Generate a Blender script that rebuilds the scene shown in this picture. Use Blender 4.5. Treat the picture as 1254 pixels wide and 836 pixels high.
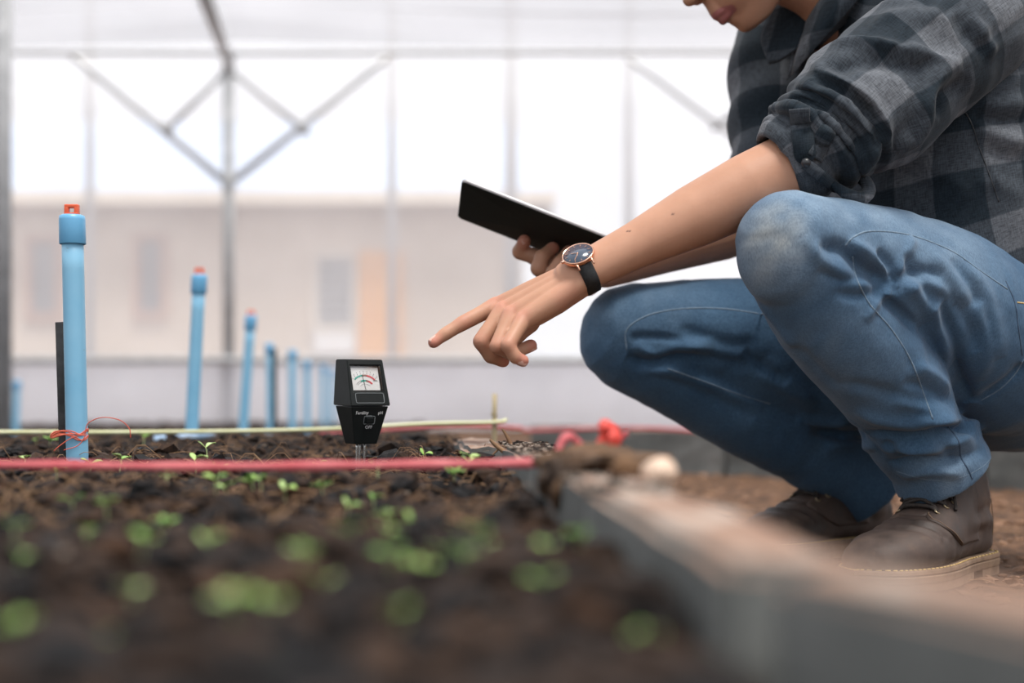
import bpy, bmesh, math, random
import numpy as np
from mathutils import Vector, Matrix
from mathutils.bvhtree import BVHTree

random.seed(7)
rng = np.random.default_rng(7)
SC = bpy.context.scene
COL = SC.collection
for o in list(bpy.data.objects):
    bpy.data.objects.remove(o, do_unlink=True)

# ------------------------------------------------------------------ camera, sky, sun, exposure
F = 1254 * 50.0 / 36.0          # focal length in pixels of a 1254 wide frame
ZC = 0.233                      # eye height over the path
cam_d = bpy.data.cameras.new('camera')
cam_d.lens = 50.0
cam_d.sensor_width = 36.0
cam_d.shift_y = 62.0 / 1254.0
cam_d.clip_start = 0.02
cam_d.clip_end = 300
cam_d.dof.use_dof = True
cam_d.dof.focus_distance = 1.69
cam_d.dof.aperture_fstop = 2.5
cam_d.dof.aperture_blades = 0
cam = bpy.data.objects.new('camera', cam_d)
COL.objects.link(cam)
cam.location = (0, 0, ZC)
cam.rotation_euler = (math.pi / 2, 0, 0)
SC.camera = cam

world = bpy.data.worlds.new('overcast_sky')
SC.world = world
world.use_nodes = True
bg = world.node_tree.nodes['Background']
bg.inputs[0].default_value = (0.93, 0.95, 1.0, 1)
bg.inputs[1].default_value = 1.2

sun_d = bpy.data.lights.new('sun', 'SUN')
sun_d.energy = 6.6
sun_d.angle = math.radians(24)
sun_d.color = (1.0, 0.96, 0.9)
sun = bpy.data.objects.new('sun', sun_d)
COL.objects.link(sun)
sun.rotation_euler = (math.radians(14), math.radians(12), 0)

SC.view_settings.view_transform = 'Standard'
SC.view_settings.look = 'None'
SC.view_settings.gamma = 1.0
SC.view_settings.use_curve_mapping = False
SC.view_settings.exposure = 0.30

# ------------------------------------------------------------------ helpers
def P(px, py, Y):
    """world point seen at a pixel of the 1254x836 frame at distance Y (used for measuring)"""
    return np.array(((px - 627.0) * Y / F, Y, ZC - (py - 480.0) * Y / F))

def unit(v):
    v = np.asarray(v, float)
    return v / (np.linalg.norm(v) + 1e-12)

def root_offset(parent):
    p = parent
    while p.parent is not None:
        p = p.parent
    return np.array(p.get('_base', (0, 0, 0)), float)

def obj(name, V, Fc, mat, parent=None, smooth=True, uv=None, attrs=None):
    me = bpy.data.meshes.new(name)
    V = np.asarray(V, float)
    if parent is not None:
        V = V - root_offset(parent)
    if isinstance(Fc, np.ndarray):
        Fc = Fc.tolist()
    me.from_pydata(V.tolist(), [], Fc)
    if smooth:
        me.polygons.foreach_set('use_smooth', [True] * len(me.polygons))
    if uv is not None:
        ul = me.uv_layers.new(name='UVMap')
        ul.data.foreach_set('uv', np.asarray(uv, np.float32).ravel())
    if attrs:
        for k, a in attrs.items():
            at = me.attributes.new(k, 'FLOAT', 'POINT')
            at.data.foreach_set('value', np.asarray(a, np.float32))
    if isinstance(mat, (list, tuple)):
        for m in mat:
            me.materials.append(m)
    else:
        me.materials.append(mat)
    me.update()
    o = bpy.data.objects.new(name, me)
    COL.objects.link(o)
    if parent is not None:
        o.parent = parent
    return o

def tag(o, label, cat, group=None, kind=None):
    o['label'] = label
    if cat:
        o['category'] = cat
    if group:
        o['group'] = group
    if kind:
        o['kind'] = kind
    return o

def thing(name, label, cat, base=(0, 0, 0), group=None, kind=None):
    """Empty at the base of a thing; parts given in world coordinates are re-based to it"""
    o = bpy.data.objects.new(name, None)
    o.empty_display_size = 0.05
    COL.objects.link(o)
    o.location = [float(v) for v in base]
    o['_base'] = [float(v) for v in base]
    return tag(o, label, cat, group, kind)

def local_thing(name, label, cat, group=None):
    """Empty at the origin, parts given in local coordinates, moved afterwards"""
    o = bpy.data.objects.new(name, None)
    o.empty_display_size = 0.05
    COL.objects.link(o)
    return tag(o, label, cat, group)

def copy_tree(o, parent=None):
    c = o.copy()
    COL.objects.link(c)
    c.parent = parent
    for ch in list(o.children):
        copy_tree(ch, c)
    return c

def join(parts):
    Vs, Fs, n = [], [], 0
    for V, Fc in parts:
        V = np.asarray(V, float)
        Vs.append(V)
        for f in Fc:
            Fs.append(tuple(i + n for i in f))
        n += len(V)
    return np.vstack(Vs), Fs

def catmull(pts, n):
    pts = np.asarray(pts, float)
    k = len(pts)
    if k == 2:
        t = np.linspace(0, 1, n)[:, None]
        return pts[0] * (1 - t) + pts[1] * t
    ext = np.vstack([2 * pts[0] - pts[1], pts, 2 * pts[-1] - pts[-2]])
    out = []
    for u in np.linspace(0, k - 1, n):
        i = min(int(u), k - 2)
        t = u - i
        p0, p1, p2, p3 = ext[i], ext[i + 1], ext[i + 2], ext[i + 3]
        out.append(0.5 * ((2 * p1) + (-p0 + p2) * t + (2 * p0 - 5 * p1 + 4 * p2 - p3) * t * t + (-p0 + 3 * p1 - 3 * p2 + p3) * t ** 3))
    return np.array(out)

def frames(C, ref=None):
    """tangent and two normals along a curve by parallel transport"""
    C = np.asarray(C, float)
    T = np.gradient(C, axis=0)
    T /= np.linalg.norm(T, axis=1)[:, None] + 1e-12
    r = np.array((0, 0, 1.0)) if ref is None else np.asarray(ref, float)
    if abs(np.dot(unit(r), T[0])) > 0.95:
        r = np.array((1.0, 0, 0)) if abs(T[0][0]) < 0.9 else np.array((0, 1.0, 0))
    U = [unit(r - np.dot(r, T[0]) * T[0])]
    for i in range(1, len(C)):
        u = U[-1] - np.dot(U[-1], T[i]) * T[i]
        U.append(unit(u))
    U = np.array(U)
    return T, U, np.cross(T, U)

def rings_mesh(R, cap=True, closed=True):
    """R: (m, n, 3) rings -> verts, faces"""
    R = np.asarray(R, float)
    m, n = R.shape[:2]
    V = R.reshape(-1, 3)
    Fc = []
    for i in range(m - 1):
        for j in range(n if closed else n - 1):
            a = i * n + j
            b = i * n + (j + 1) % n
            Fc.append((a, b, b + n, a + n))
    if cap and closed:
        V = np.vstack([V, R[0].mean(0), R[-1].mean(0)])
        c0, c1 = m * n, m * n + 1
        for j in range(n):
            Fc.append((c0, (j + 1) % n, j))
            Fc.append((c1, (m - 1) * n + j, (m - 1) * n + (j + 1) % n))
    return V, Fc

def tube(pts, rad, n=8, samples=None, ref=None, flat=1.0, cap=True, power=2.0):
    """round (or flattened: flat scales the second axis) tube through points with radii"""
    pts = np.asarray(pts, float)
    samples = samples or (len(pts) if len(pts) == 2 else len(pts) * 6)
    C = catmull(pts, samples)
    rad = np.atleast_1d(np.asarray(rad, float))
    r = np.interp(np.linspace(0, 1, samples), np.linspace(0, 1, len(rad)), rad) if len(rad) > 1 else np.full(samples, rad[0])
    T, U, W = frames(C, ref)
    th = np.linspace(0, 2 * math.pi, n, endpoint=False)
    c, s = np.cos(th), np.sin(th)
    if power != 2.0:
        c = np.sign(c) * np.abs(c) ** (2 / power)
        s = np.sign(s) * np.abs(s) ** (2 / power)
    R = C[:, None, :] + r[:, None, None] * (c[None, :, None] * U[:, None, :] + flat * s[None, :, None] * W[:, None, :])
    return rings_mesh(R, cap)

def limb(pts, rad, n=20, samples=None, ref=None, flat=1.0):
    """tube with rounded ends, for bodies; flat: scalar or per-point list scaling the W axis"""
    pts = np.asarray(pts, float)
    k = len(pts)
    samples = samples or k * 7
    C = catmull(pts, samples)
    t = np.linspace(0, k - 1, samples)
    r = np.interp(t, np.arange(k), rad)
    fl = np.interp(t, np.arange(k), flat) if hasattr(flat, '__len__') else np.full(samples, flat)
    T, U, W = frames(C, ref)
    th = np.linspace(0, 2 * math.pi, n, endpoint=False)
    rings = []
    def ring(c, u, w, a, b):
        return c + a * np.cos(th)[:, None] * u + b * np.sin(th)[:, None] * w
    for q in (0.05, 0.35, 0.65, 0.87):
        h = math.sqrt(1 - q * q)
        rings.append(ring(C[0] - T[0] * r[0] * h * min(1, fl[0]), U[0], W[0], r[0] * q, r[0] * fl[0] * q))
    for i in range(samples):
        rings.append(ring(C[i], U[i], W[i], r[i], r[i] * fl[i]))
    for q in (0.87, 0.65, 0.35, 0.05):
        h = math.sqrt(1 - q * q)
        rings.append(ring(C[-1] + T[-1] * r[-1] * h * min(1, fl[-1]), U[-1], W[-1], r[-1] * q, r[-1] * fl[-1] * q))
    return rings_mesh(np.array(rings))

def ellipsoid(c, r, axes=None, n=24, m=14):
    A = np.eye(3) if axes is None else np.array(axes, float)
    rings = []
    for ph in np.linspace(0.04, math.pi - 0.04, m):
        th = np.linspace(0, 2 * math.pi, n, endpoint=False)
        loc = np.stack([r[0] * math.sin(ph) * np.cos(th), r[1] * math.sin(ph) * np.sin(th), np.full(n, -r[2] * math.cos(ph))], 1)
        rings.append(np.asarray(c) + loc @ A)
    return rings_mesh(np.array(rings))

def box(c, h, axes=None):
    A = np.eye(3) if axes is None else np.array(axes, float)
    L = np.array([(x, y, z) for z in (-1, 1) for y in (-1, 1) for x in (-1, 1)], float) * np.asarray(h)
    V = np.asarray(c) + L @ A
    return V, [(0, 2, 3, 1), (4, 5, 7, 6), (0, 1, 5, 4), (2, 6, 7, 3), (0, 4, 6, 2), (1, 3, 7, 5)]

def bevel_mesh(V, Fc, w, seg=2):
    bm = bmesh.new()
    vs = [bm.verts.new(v) for v in V]
    for f in Fc:
        bm.faces.new([vs[i] for i in f])
    bmesh.ops.recalc_face_normals(bm, faces=bm.faces)
    bmesh.ops.bevel(bm, geom=bm.edges[:] + bm.verts[:], offset=w, segments=seg, profile=0.6, affect='EDGES')
    bm.verts.index_update()
    out = [tuple(v.co) for v in bm.verts], [tuple(v.index for v in f.verts) for f in bm.faces]
    bm.free()
    return np.array(out[0]), out[1]

def bbox(c, h, w=0.002, axes=None, seg=2):
    V, Fc = box((0, 0, 0), h)
    V, Fc = bevel_mesh(V, Fc, w, seg)
    A = np.eye(3) if axes is None else np.array(axes, float)
    return np.asarray(c) + V @ A, Fc

def ribbon(pts, widths, normals, thick=0.0008):
    """thin strip with thickness; widths are half-width vectors"""
    pts = np.asarray(pts, float)
    R = []
    for p, w, n in zip(pts, widths, normals):
        n = np.asarray(n) * thick
        R.append([p - w - n, p + w - n, p + w + n, p - w + n])
    return rings_mesh(np.array(R))

def union(parts, voxel, iters=4, fac=0.5):
    """fuse closed shells into one continuous surface"""
    V, Fc = join(parts)
    me = bpy.data.meshes.new('tmp')
    me.from_pydata(V.tolist(), [], Fc)
    bm = bmesh.new()
    bm.from_mesh(me)
    bmesh.ops.recalc_face_normals(bm, faces=bm.faces)
    bm.to_mesh(me)
    bm.free()
    o = bpy.data.objects.new('tmp', me)
    COL.objects.link(o)
    md = o.modifiers.new('r', 'REMESH')
    md.mode = 'VOXEL'
    md.voxel_size = voxel
    if iters:
        sm = o.modifiers.new('s', 'SMOOTH')
        sm.factor = fac
        sm.iterations = iters
    bpy.context.view_layer.update()
    dg = bpy.context.evaluated_depsgraph_get()
    ev = o.evaluated_get(dg)
    m2 = bpy.data.meshes.new_from_object(ev)
    n = len(m2.vertices)
    co = np.empty(n * 3)
    m2.vertices.foreach_get('co', co)
    faces = [tuple(p.vertices) for p in m2.polygons]
    bpy.data.objects.remove(o, do_unlink=True)
    bpy.data.meshes.remove(m2)
    bpy.data.meshes.remove(me)
    return co.reshape(-1, 3), faces

def normals_of(V, Fc):
    q = np.array([f[:4] if len(f) >= 4 else (f[0], f[1], f[2], f[2]) for f in Fc])
    n = np.cross(V[q[:, 2]] - V[q[:, 0]], V[q[:, 3]] - V[q[:, 1]])
    N = np.zeros_like(V)
    for k in range(4):
        np.add.at(N, q[:, k], n)
    return N / (np.linalg.norm(N, axis=1)[:, None] + 1e-15)

def bvh(V, Fc):
    return BVHTree.FromPolygons([Vector(v) for v in V], Fc)

def onto(tree, pxs, n=40):
    """lay a line that the photo shows on a cloth onto the cloth's surface"""
    C = catmull(pxs, n)
    out, nor = [], []
    for x, y in C:
        d = Vector(((x - 627) / F, 1.0, -(y - 480) / F)).normalized()
        h = tree.ray_cast(Vector((0, 0, ZC)), d)
        if h[0] is not None:
            out.append(h[0])
            nn = h[1] if h[1].dot(d) < 0 else -h[1]
            nor.append(nn)
    return np.array(out), np.array(nor)

def folds(V, Fc, tree, lines):
    """lines: (pixel polyline, amplitude, width[, skew]); raised (amp>0) or sunk (amp<0) along the line"""
    N = normals_of(V, Fc)
    D = np.zeros(len(V))
    for ln in lines:
        pxs, amp, w = ln[:3]
        pts, _ = onto(tree, pxs, 48)
        if len(pts) < 4:
            continue
        lo, hi = pts.min(0) - 3 * w, pts.max(0) + 3 * w
        idx = np.where(np.all((V > lo) & (V < hi), axis=1))[0]
        if len(idx) == 0:
            continue
        S = V[idx]
        d2 = ((S[:, None, :] - pts[None]) ** 2).sum(2)
        k = d2.argmin(1)
        d = np.sqrt(d2.min(1))
        t = k / (len(pts) - 1.0)
        taper = np.clip(np.minimum(t, 1 - t) * 5, 0, 1) ** 0.7
        D[idx] += amp * np.exp(-(d / w) ** 2) * taper
    return V + N * D[:, None]

def vnoise(x, y, s=0):
    """smooth value noise on a lattice, numpy"""
    xi, yi = np.floor(x).astype(np.int64), np.floor(y).astype(np.int64)
    xf, yf = x - xi, y - yi
    xf, yf = xf * xf * (3 - 2 * xf), yf * yf * (3 - 2 * yf)
    def h(a, b):
        v = (a * 374761393 + b * 668265263 + s * 974711) & 0x7fffffff
        v = ((v ^ (v >> 13)) * 1274126177) & 0x7fffffff
        return ((v ^ (v >> 16)) & 0xffff) / 65535.0
    return (h(xi, yi) * (1 - xf) + h(xi + 1, yi) * xf) * (1 - yf) + (h(xi, yi + 1) * (1 - xf) + h(xi + 1, yi + 1) * xf) * yf

# ------------------------------------------------------------------ materials
class NT:
    def __init__(self, name):
        self.m = bpy.data.materials.new(name)
        self.m.use_nodes = True
        self.t = self.m.node_tree
        self.bsdf = self.t.nodes['Principled BSDF']
        self.out = self.t.nodes['Material Output']
    def n(self, typ, **kw):
        nd = self.t.nodes.new('ShaderNode' + typ)
        for k, v in kw.items():
            setattr(nd, k, v)
        return nd
    def l(self, a, b):
        self.t.links.new(a, b)
    def coord(self, kind='Object', scale=(1, 1, 1), rot=(0, 0, 0)):
        tc = self.n('TexCoord')
        mp = self.n('Mapping')
        mp.inputs['Scale'].default_value = scale
        mp.inputs['Rotation'].default_value = rot
        self.l(tc.outputs[kind], mp.inputs[0])
        return mp.outputs[0]
    def noise(self, vec, scale, detail=4, rough=0.6):
        nz = self.n('TexNoise')
        nz.inputs['Scale'].default_value = scale
        nz.inputs['Detail'].default_value = detail
        nz.inputs['Roughness'].default_value = rough
        self.l(vec, nz.inputs['Vector'])
        return nz.outputs['Fac']
    def ramp(self, fac, stops):
        r = self.n('ValToRGB')
        e = r.color_ramp.elements
        while len(e) > len(stops):
            e.remove(e[-1])
        while len(e) < len(stops):
            e.new(0.5)
        for i, (p, c) in enumerate(stops):
            e[i].position = p
            e[i].color = (*c, 1) if len(c) == 3 else c
        self.l(fac, r.inputs[0])
        return r.outputs[0]
    def mix(self, fac, a, b, blend='MIX'):
        m = self.n('Mix', data_type='RGBA', blend_type=blend)
        for i, v in ((0, fac), (6, a), (7, b)):
            if hasattr(v, 'is_linked'):
                self.l(v, m.inputs[i])
            elif i == 0:
                m.inputs[0].default_value = v
            else:
                m.inputs[i].default_value = (*v, 1)
        return m.outputs[2]
    def math(self, op, a, b=None, c=None):
        m = self.n('Math', operation=op)
        for i, v in enumerate((a, b, c)):
            if v is None:
                continue
            if hasattr(v, 'is_linked'):
                self.l(v, m.inputs[i])
            else:
                m.inputs[i].default_value = v
        return m.outputs[0]
    def bump(self, h, strength=0.3, dist=0.002):
        b = self.n('Bump')
        b.inputs['Strength'].default_value = strength
        b.inputs['Distance'].default_value = dist
        self.l(h, b.inputs['Height'])
        self.l(b.outputs[0], self.bsdf.inputs['Normal'])
    def set(self, **kw):
        for k, v in kw.items():
            s = self.bsdf.inputs[k]
            if hasattr(v, 'is_linked'):
                self.l(v, s)
            else:
                s.default_value = (*v, 1) if isinstance(v, tuple) and len(v) == 3 and s.type == 'RGBA' else v
        return self.m

def mottled(name, c1, c2, scale=20, rough=0.6, bump=0.0, dist=0.001, lo=0.35, hi=0.65, metal=0.0, spec=0.5, bscale=None, coat=0.0):
    t = NT(name)
    v = t.coord()
    nz = t.noise(v, scale)
    t.set(**{'Base Color': t.ramp(nz, [(lo, c1), (hi, c2)]), 'Roughness': rough, 'Metallic': metal, 'Specular IOR Level': spec, 'Coat Weight': coat})
    if bump:
        t.bump(t.noise(v, bscale or scale * 3, 6), bump, dist)
    return t.m

M = {}
M['pvc'] = None
def make_mats():
    # soil
    t = NT('dark_garden_soil')
    v = t.coord()
    a = t.noise(v, 14, 5, 0.65)
    b = t.noise(v, 90, 6, 0.7)
    base = t.ramp(a, [(0.32, (0.006, 0.0055, 0.006)), (0.48, (0.017, 0.012, 0.010)), (0.60, (0.048, 0.027, 0.016)), (0.68, (0.066, 0.038, 0.022)), (0.78, (0.013, 0.012, 0.012))])
    fine = t.ramp(b, [(0.35, (0.5, 0.5, 0.5)), (0.7, (1.3, 1.2, 1.1))])
    t.set(**{'Base Color': t.mix(1.0, base, fine, 'MULTIPLY'), 'Roughness': 0.9, 'Specular IOR Level': 0.2})
    t.bump(b, 0.8, 0.004)
    M['soil'] = t.m
    M['soil_clod'] = mottled('soil_clod', (0.007, 0.0065, 0.007), (0.056, 0.031, 0.019), 26, 0.88, 0.6, 0.002, 0.42, 0.66, spec=0.25)
    M['soil_black'] = mottled('black_humus_clod', (0.005, 0.005, 0.006), (0.016, 0.015, 0.015), 30, 0.8, 0.6, 0.002, 0.4, 0.7, spec=0.3)
    M['soil_brown'] = mottled('reddish_brown_clod', (0.022, 0.013, 0.009), (0.088, 0.046, 0.027), 30, 0.9, 0.6, 0.002, 0.4, 0.7, spec=0.2)
    M['path'] = mottled('leafy_brown_earth', (0.035, 0.022, 0.015), (0.17, 0.09, 0.05), 24, 0.9, 0.8, 0.006, 0.3, 0.7, spec=0.2)
    M['fibre'] = mottled('coir_fibre', (0.12, 0.06, 0.03), (0.32, 0.19, 0.10), 9, 0.8)
    M['leaf_litter'] = mottled('dry_leaf_litter', (0.09, 0.04, 0.02), (0.30, 0.17, 0.10), 12, 0.85)
    # concrete
    t = NT('grey_concrete')
    v = t.coord()
    a = t.noise(v, 9, 5)
    b = t.noise(v, 120, 4)
    base = t.ramp(a, [(0.3, (0.10, 0.11, 0.105)), (0.7, (0.22, 0.225, 0.215))])
    geo = t.n('NewGeometry')
    sx = t.n('SeparateXYZ')
    t.l(geo.outputs['Normal'], sx.inputs[0])
    up = t.ramp(sx.outputs[2], [(0.4, (0, 0, 0)), (0.8, (1, 1, 1))])
    dirt = t.ramp(t.noise(v, 14, 5, 0.7), [(0.36, (0.42, 0.35, 0.30)), (0.50, (0.30, 0.19, 0.135)), (0.66, (0.22, 0.12, 0.08))])
    t.set(**{'Base Color': t.mix(up, base, dirt), 'Roughness': 0.9})
    t.bump(b, 0.5, 0.002)
    M['concrete'] = t.m
    # plants
    t = NT('seedling_leaf')
    v = t.coord()
    oi = t.n('ObjectInfo')
    base = t.ramp(oi.outputs['Random'], [(0.0, (0.16, 0.36, 0.07)), (0.6, (0.34, 0.52, 0.13)), (1.0, (0.48, 0.62, 0.26))])
    t.set(**{'Base Color': base, 'Roughness': 0.5, 'Subsurface Weight': 0.25, 'Subsurface Radius': (0.004, 0.006, 0.002)})
    M['leaf'] = t.m
    M['stem'] = mottled('seedling_stem', (0.35, 0.45, 0.18), (0.5, 0.55, 0.3), 30, 0.5)
    # pvc
    t = NT('sky_blue_pvc')
    v = t.coord()
    sp = t.noise(v, 60, 5, 0.75)
    sm = t.noise(v, 14, 3)
    base = t.ramp(sm, [(0.3, (0.20, 0.48, 0.70)), (0.7, (0.27, 0.55, 0.75))])
    dirt = t.ramp(sp, [(0.64, (0, 0, 0)), (0.74, (0.6, 0.6, 0.6))])
    t.set(**{'Base Color': t.mix(dirt, base, (0.16, 0.22, 0.20)), 'Roughness': 0.38})
    M['pvc'] = t.m
    M['pvc_cap'] = mottled('sky_blue_pvc_cap', (0.13, 0.41, 0.68), (0.17, 0.46, 0.73), 10, 0.34)
    M['pvc_cut'] = mottled('pale_blue_pvc_offcut', (0.36, 0.55, 0.78), (0.5, 0.66, 0.85), 20, 0.5)
    M['clip_red'] = mottled('orange_red_plastic', (0.72, 0.09, 0.03), (0.85, 0.14, 0.05), 30, 0.4)
    M['black_plastic'] = mottled('black_plastic', (0.004, 0.0065, 0.0065), (0.007, 0.010, 0.010), 60, 0.46, 0.15, 0.0003, bscale=900, spec=0.4)
    M['black_stake'] = mottled('weathered_black_stake', (0.012, 0.012, 0.013), (0.06, 0.06, 0.06), 40, 0.5)
    M['thread'] = mottled('orange_thread', (0.62, 0.09, 0.05), (0.75, 0.16, 0.09), 30, 0.6)
    M['red_raffia'] = mottled('red_raffia_ribbon', (0.50, 0.07, 0.085), (0.66, 0.17, 0.18), 25, 0.5)
    M['red_bright'] = mottled('bright_red_raffia', (0.72, 0.06, 0.045), (0.82, 0.12, 0.09), 25, 0.45)
    M['yellow_string'] = mottled('pale_yellow_string', (0.66, 0.66, 0.36), (0.76, 0.76, 0.5), 25, 0.6)
    M['bamboo'] = mottled('bamboo_stick', (0.36, 0.28, 0.16), (0.5, 0.42, 0.26), 30, 0.6)
    M['husk'] = mottled('coconut_husk', (0.035, 0.02, 0.012), (0.16, 0.085, 0.04), 30, 0.9, 0.8, 0.003)
    M['shell'] = mottled('pale_shell', (0.62, 0.43, 0.31), (0.74, 0.56, 0.43), 25, 0.5)
    M['grit'] = mottled('pale_grit', (0.17, 0.13, 0.10), (0.36, 0.30, 0.25), 30, 0.8)
    # greenhouse
    M['steel'] = mottled('galvanised_steel', (0.36, 0.37, 0.38), (0.50, 0.51, 0.52), 18, 0.6)
    M['steel_pale'] = mottled('pale_painted_steel', (0.50, 0.51, 0.52), (0.58, 0.58, 0.59), 18, 0.7)
    def film(name, tr, col, scale=2.0, dark=0.9):
        t = NT(name)
        t.t.nodes.remove(t.bsdf)
        v = t.coord()
        nz = t.ramp(t.noise(v, scale, 3), [(0.3, tuple(c * dark for c in col)), (0.7, col)])
        tl = t.n('BsdfTranslucent'); df = t.n('BsdfDiffuse'); tp = t.n('BsdfTransparent')
        t.l(nz, tl.inputs[0]); t.l(nz, df.inputs[0])
        m1 = t.n('MixShader'); m1.inputs[0].default_value = 0.25
        t.l(tl.outputs[0], m1.inputs[1]); t.l(df.outputs[0], m1.inputs[2])
        m2 = t.n('MixShader'); m2.inputs[0].default_value = tr
        t.l(m1.outputs[0], m2.inputs[1]); t.l(tp.outputs[0], m2.inputs[2])
        t.l(m2.outputs[0], t.out.inputs[0])
        return t.m
    M['film'] = film('greenhouse_film', 0.42, (0.95, 0.95, 0.97))
    M['shade'] = film('shade_cloth', 0.44, (0.30, 0.30, 0.32), 1.2, 0.85)
    M['dimming_net'] = film('grey_dimming_net', 0.22, (0.42, 0.44, 0.45), 1.5, 0.9)  # dark net for the added walls, holds back sideways light
    M['skirt'] = film('white_plastic_skirt', 0.03, (0.96, 0.96, 1.0))
    M['render_wall'] = mottled('pale_beige_render', (0.62, 0.52, 0.42), (0.72, 0.61, 0.50), 1.2, 0.9)
    M['blue_roof'] = mottled('pale_blue_roof_sheet', (0.34, 0.41, 0.54), (0.38, 0.46, 0.58), 1.0, 0.7)
    M['fascia'] = mottled('cream_fascia', (0.72, 0.64, 0.54), (0.78, 0.70, 0.6), 3, 0.8)
    M['glass_grey'] = mottled('grey_window_glass', (0.14, 0.15, 0.17), (0.2, 0.21, 0.23), 3, 0.3)
    M['win_frame'] = mottled('rose_brown_window_frame', (0.44, 0.25, 0.17), (0.52, 0.31, 0.22), 3, 0.7)
    M['orange_door'] = mottled('orange_wooden_door', (0.80, 0.36, 0.09), (0.86, 0.42, 0.12), 3, 0.6)
    M['white_panel'] = mottled('white_panel', (0.80, 0.80, 0.80), (0.86, 0.86, 0.86), 3, 0.6)
    M['lawn'] = mottled('outside_ground', (0.30, 0.30, 0.26), (0.42, 0.40, 0.36), 1.5, 0.9)
    # person
    t = NT('tan_skin')
    v = t.coord()
    a = t.noise(v, 22, 4)
    b = t.noise(v, 260, 5)
    base = t.ramp(a, [(0.3, (0.46, 0.238, 0.150)), (0.7, (0.53, 0.283, 0.182))])
    at = t.n('Attribute'); at.attribute_name = 'blush'
    base = t.mix(at.outputs['Fac'], base, (0.55, 0.20, 0.15))
    at2 = t.n('Attribute'); at2.attribute_name = 'lips'
    base = t.mix(at2.outputs['Fac'], base, (0.36, 0.13, 0.12))
    at3 = t.n('Attribute'); at3.attribute_name = 'mole'
    base = t.mix(at3.outputs['Fac'], base, (0.10, 0.04, 0.03))
    t.set(**{'Base Color': base, 'Roughness': 0.5, 'Specular IOR Level': 0.4, 'Subsurface Weight': 0.12, 'Subsurface Radius': (0.006, 0.0025, 0.0015), 'Subsurface Scale': 0.6})
    t.bump(b, 0.18, 0.0006)
    M['skin'] = t.m
    M['nail'] = mottled('fingernail', (0.62, 0.36, 0.29), (0.70, 0.44, 0.36), 60, 0.3)
    M['hair'] = mottled('black_hair', (0.006, 0.005, 0.005), (0.016, 0.013, 0.012), 60, 0.6, 0.5, 0.002, spec=0.25)
    M['eye_white'] = mottled('eye_white', (0.7, 0.68, 0.66), (0.75, 0.73, 0.7), 30, 0.2)
    # denim
    t = NT('faded_blue_denim')
    v = t.coord()
    a = t.noise(v, 13, 4)
    base = t.ramp(a, [(0.3, (0.040, 0.092, 0.165)), (0.7, (0.062, 0.128, 0.215))])
    at = t.n('Attribute'); at.attribute_name = 'wear'
    base = t.mix(at.outputs['Fac'], base, (0.27, 0.37, 0.47))
    at = t.n('Attribute'); at.attribute_name = 'tan'
    base = t.mix(at.outputs['Fac'], base, (0.30, 0.29, 0.25))
    w1 = t.noise(t.coord(scale=(1500, 260, 260), rot=(0.3, 0.7, 0.9)), 1.0, 2)
    w2 = t.noise(t.coord(scale=(240, 1500, 240), rot=(0.9, 0.2, 0.4)), 1.0, 2)
    w = t.math('ADD', w1, w2)
    grain = t.ramp(t.math('MULTIPLY', w, 0.5), [(0.36, (0.72, 0.74, 0.78)), (0.62, (1.25, 1.22, 1.18))])
    t.set(**{'Base Color': t.mix(1.0, base, grain, 'MULTIPLY'), 'Roughness': 0.85, 'Specular IOR Level': 0.2, 'Sheen Weight': 0.15})
    t.bump(w, 0.25, 0.0006)
    M['denim'] = t.m
    M['seam'] = mottled('denim_seam_thread', (0.10, 0.165, 0.24), (0.19, 0.26, 0.33), 200, 0.8)
    M['seam_dark'] = mottled('denim_seam_dark', (0.03, 0.06, 0.11), (0.06, 0.10, 0.16), 200, 0.8)
    # plaid
    t = NT('charcoal_plaid')
    uv = t.n('UVMap')
    sp = t.n('SeparateXYZ')
    t.l(uv.outputs[0], sp.inputs[0])
    def band(x, period, phase, width):
        f = t.math('FRACT', t.math('ADD', t.math('DIVIDE', x, period), phase))
        return t.ramp(f, [(0, (0, 0, 0)), (0.02, (1, 1, 1)), (width, (1, 1, 1)), (width + 0.02, (0, 0, 0))])
    bx = band(sp.outputs[0], 0.105, 0.10, 0.44)
    by = band(sp.outputs[1], 0.115, 0.25, 0.44)
    su = t.math('MULTIPLY', t.math('ADD', bx, by), 0.5)
    base = t.ramp(su, [(0.0, (0.014, 0.022, 0.030)), (0.5, (0.044, 0.053, 0.064)), (1.0, (0.105, 0.114, 0.128))])
    mp1 = t.n('Mapping'); mp1.inputs['Scale'].default_value = (750, 90, 1); t.l(uv.outputs[0], mp1.inputs[0])
    mp2 = t.n('Mapping'); mp2.inputs['Scale'].default_value = (90, 750, 1); t.l(uv.outputs[0], mp2.inputs[0])
    w = t.math('ADD', t.noise(mp1.outputs[0], 1.0, 2), t.noise(mp2.outputs[0], 1.0, 2))
    grain = t.ramp(t.math('MULTIPLY', w, 0.5), [(0.36, (0.55, 0.56, 0.58)), (0.62, (1.5, 1.5, 1.5))])
    t.set(**{'Base Color': t.mix(1.0, base, grain, 'MULTIPLY'), 'Roughness': 0.9, 'Specular IOR Level': 0.15, 'Sheen Weight': 0.1})
    t.bump(w, 0.3, 0.0006)
    M['plaid'] = t.m
    # leather
    t = NT('worn_brown_leather')
    v = t.coord()
    a = t.noise(v, 18, 5, 0.65)
    b = t.noise(v, 140, 5)
    base = t.ramp(a, [(0.3, (0.032, 0.022, 0.018)), (0.55, (0.075, 0.05, 0.04)), (0.75, (0.15, 0.10, 0.072))])
    t.set(**{'Base Color': base, 'Roughness': t.ramp(a, [(0.3, (0.52, 0.52, 0.52)), (0.7, (0.8, 0.8, 0.8))])})
    t.bump(b, 0.25, 0.0012)
    M['leather'] = t.m
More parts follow.
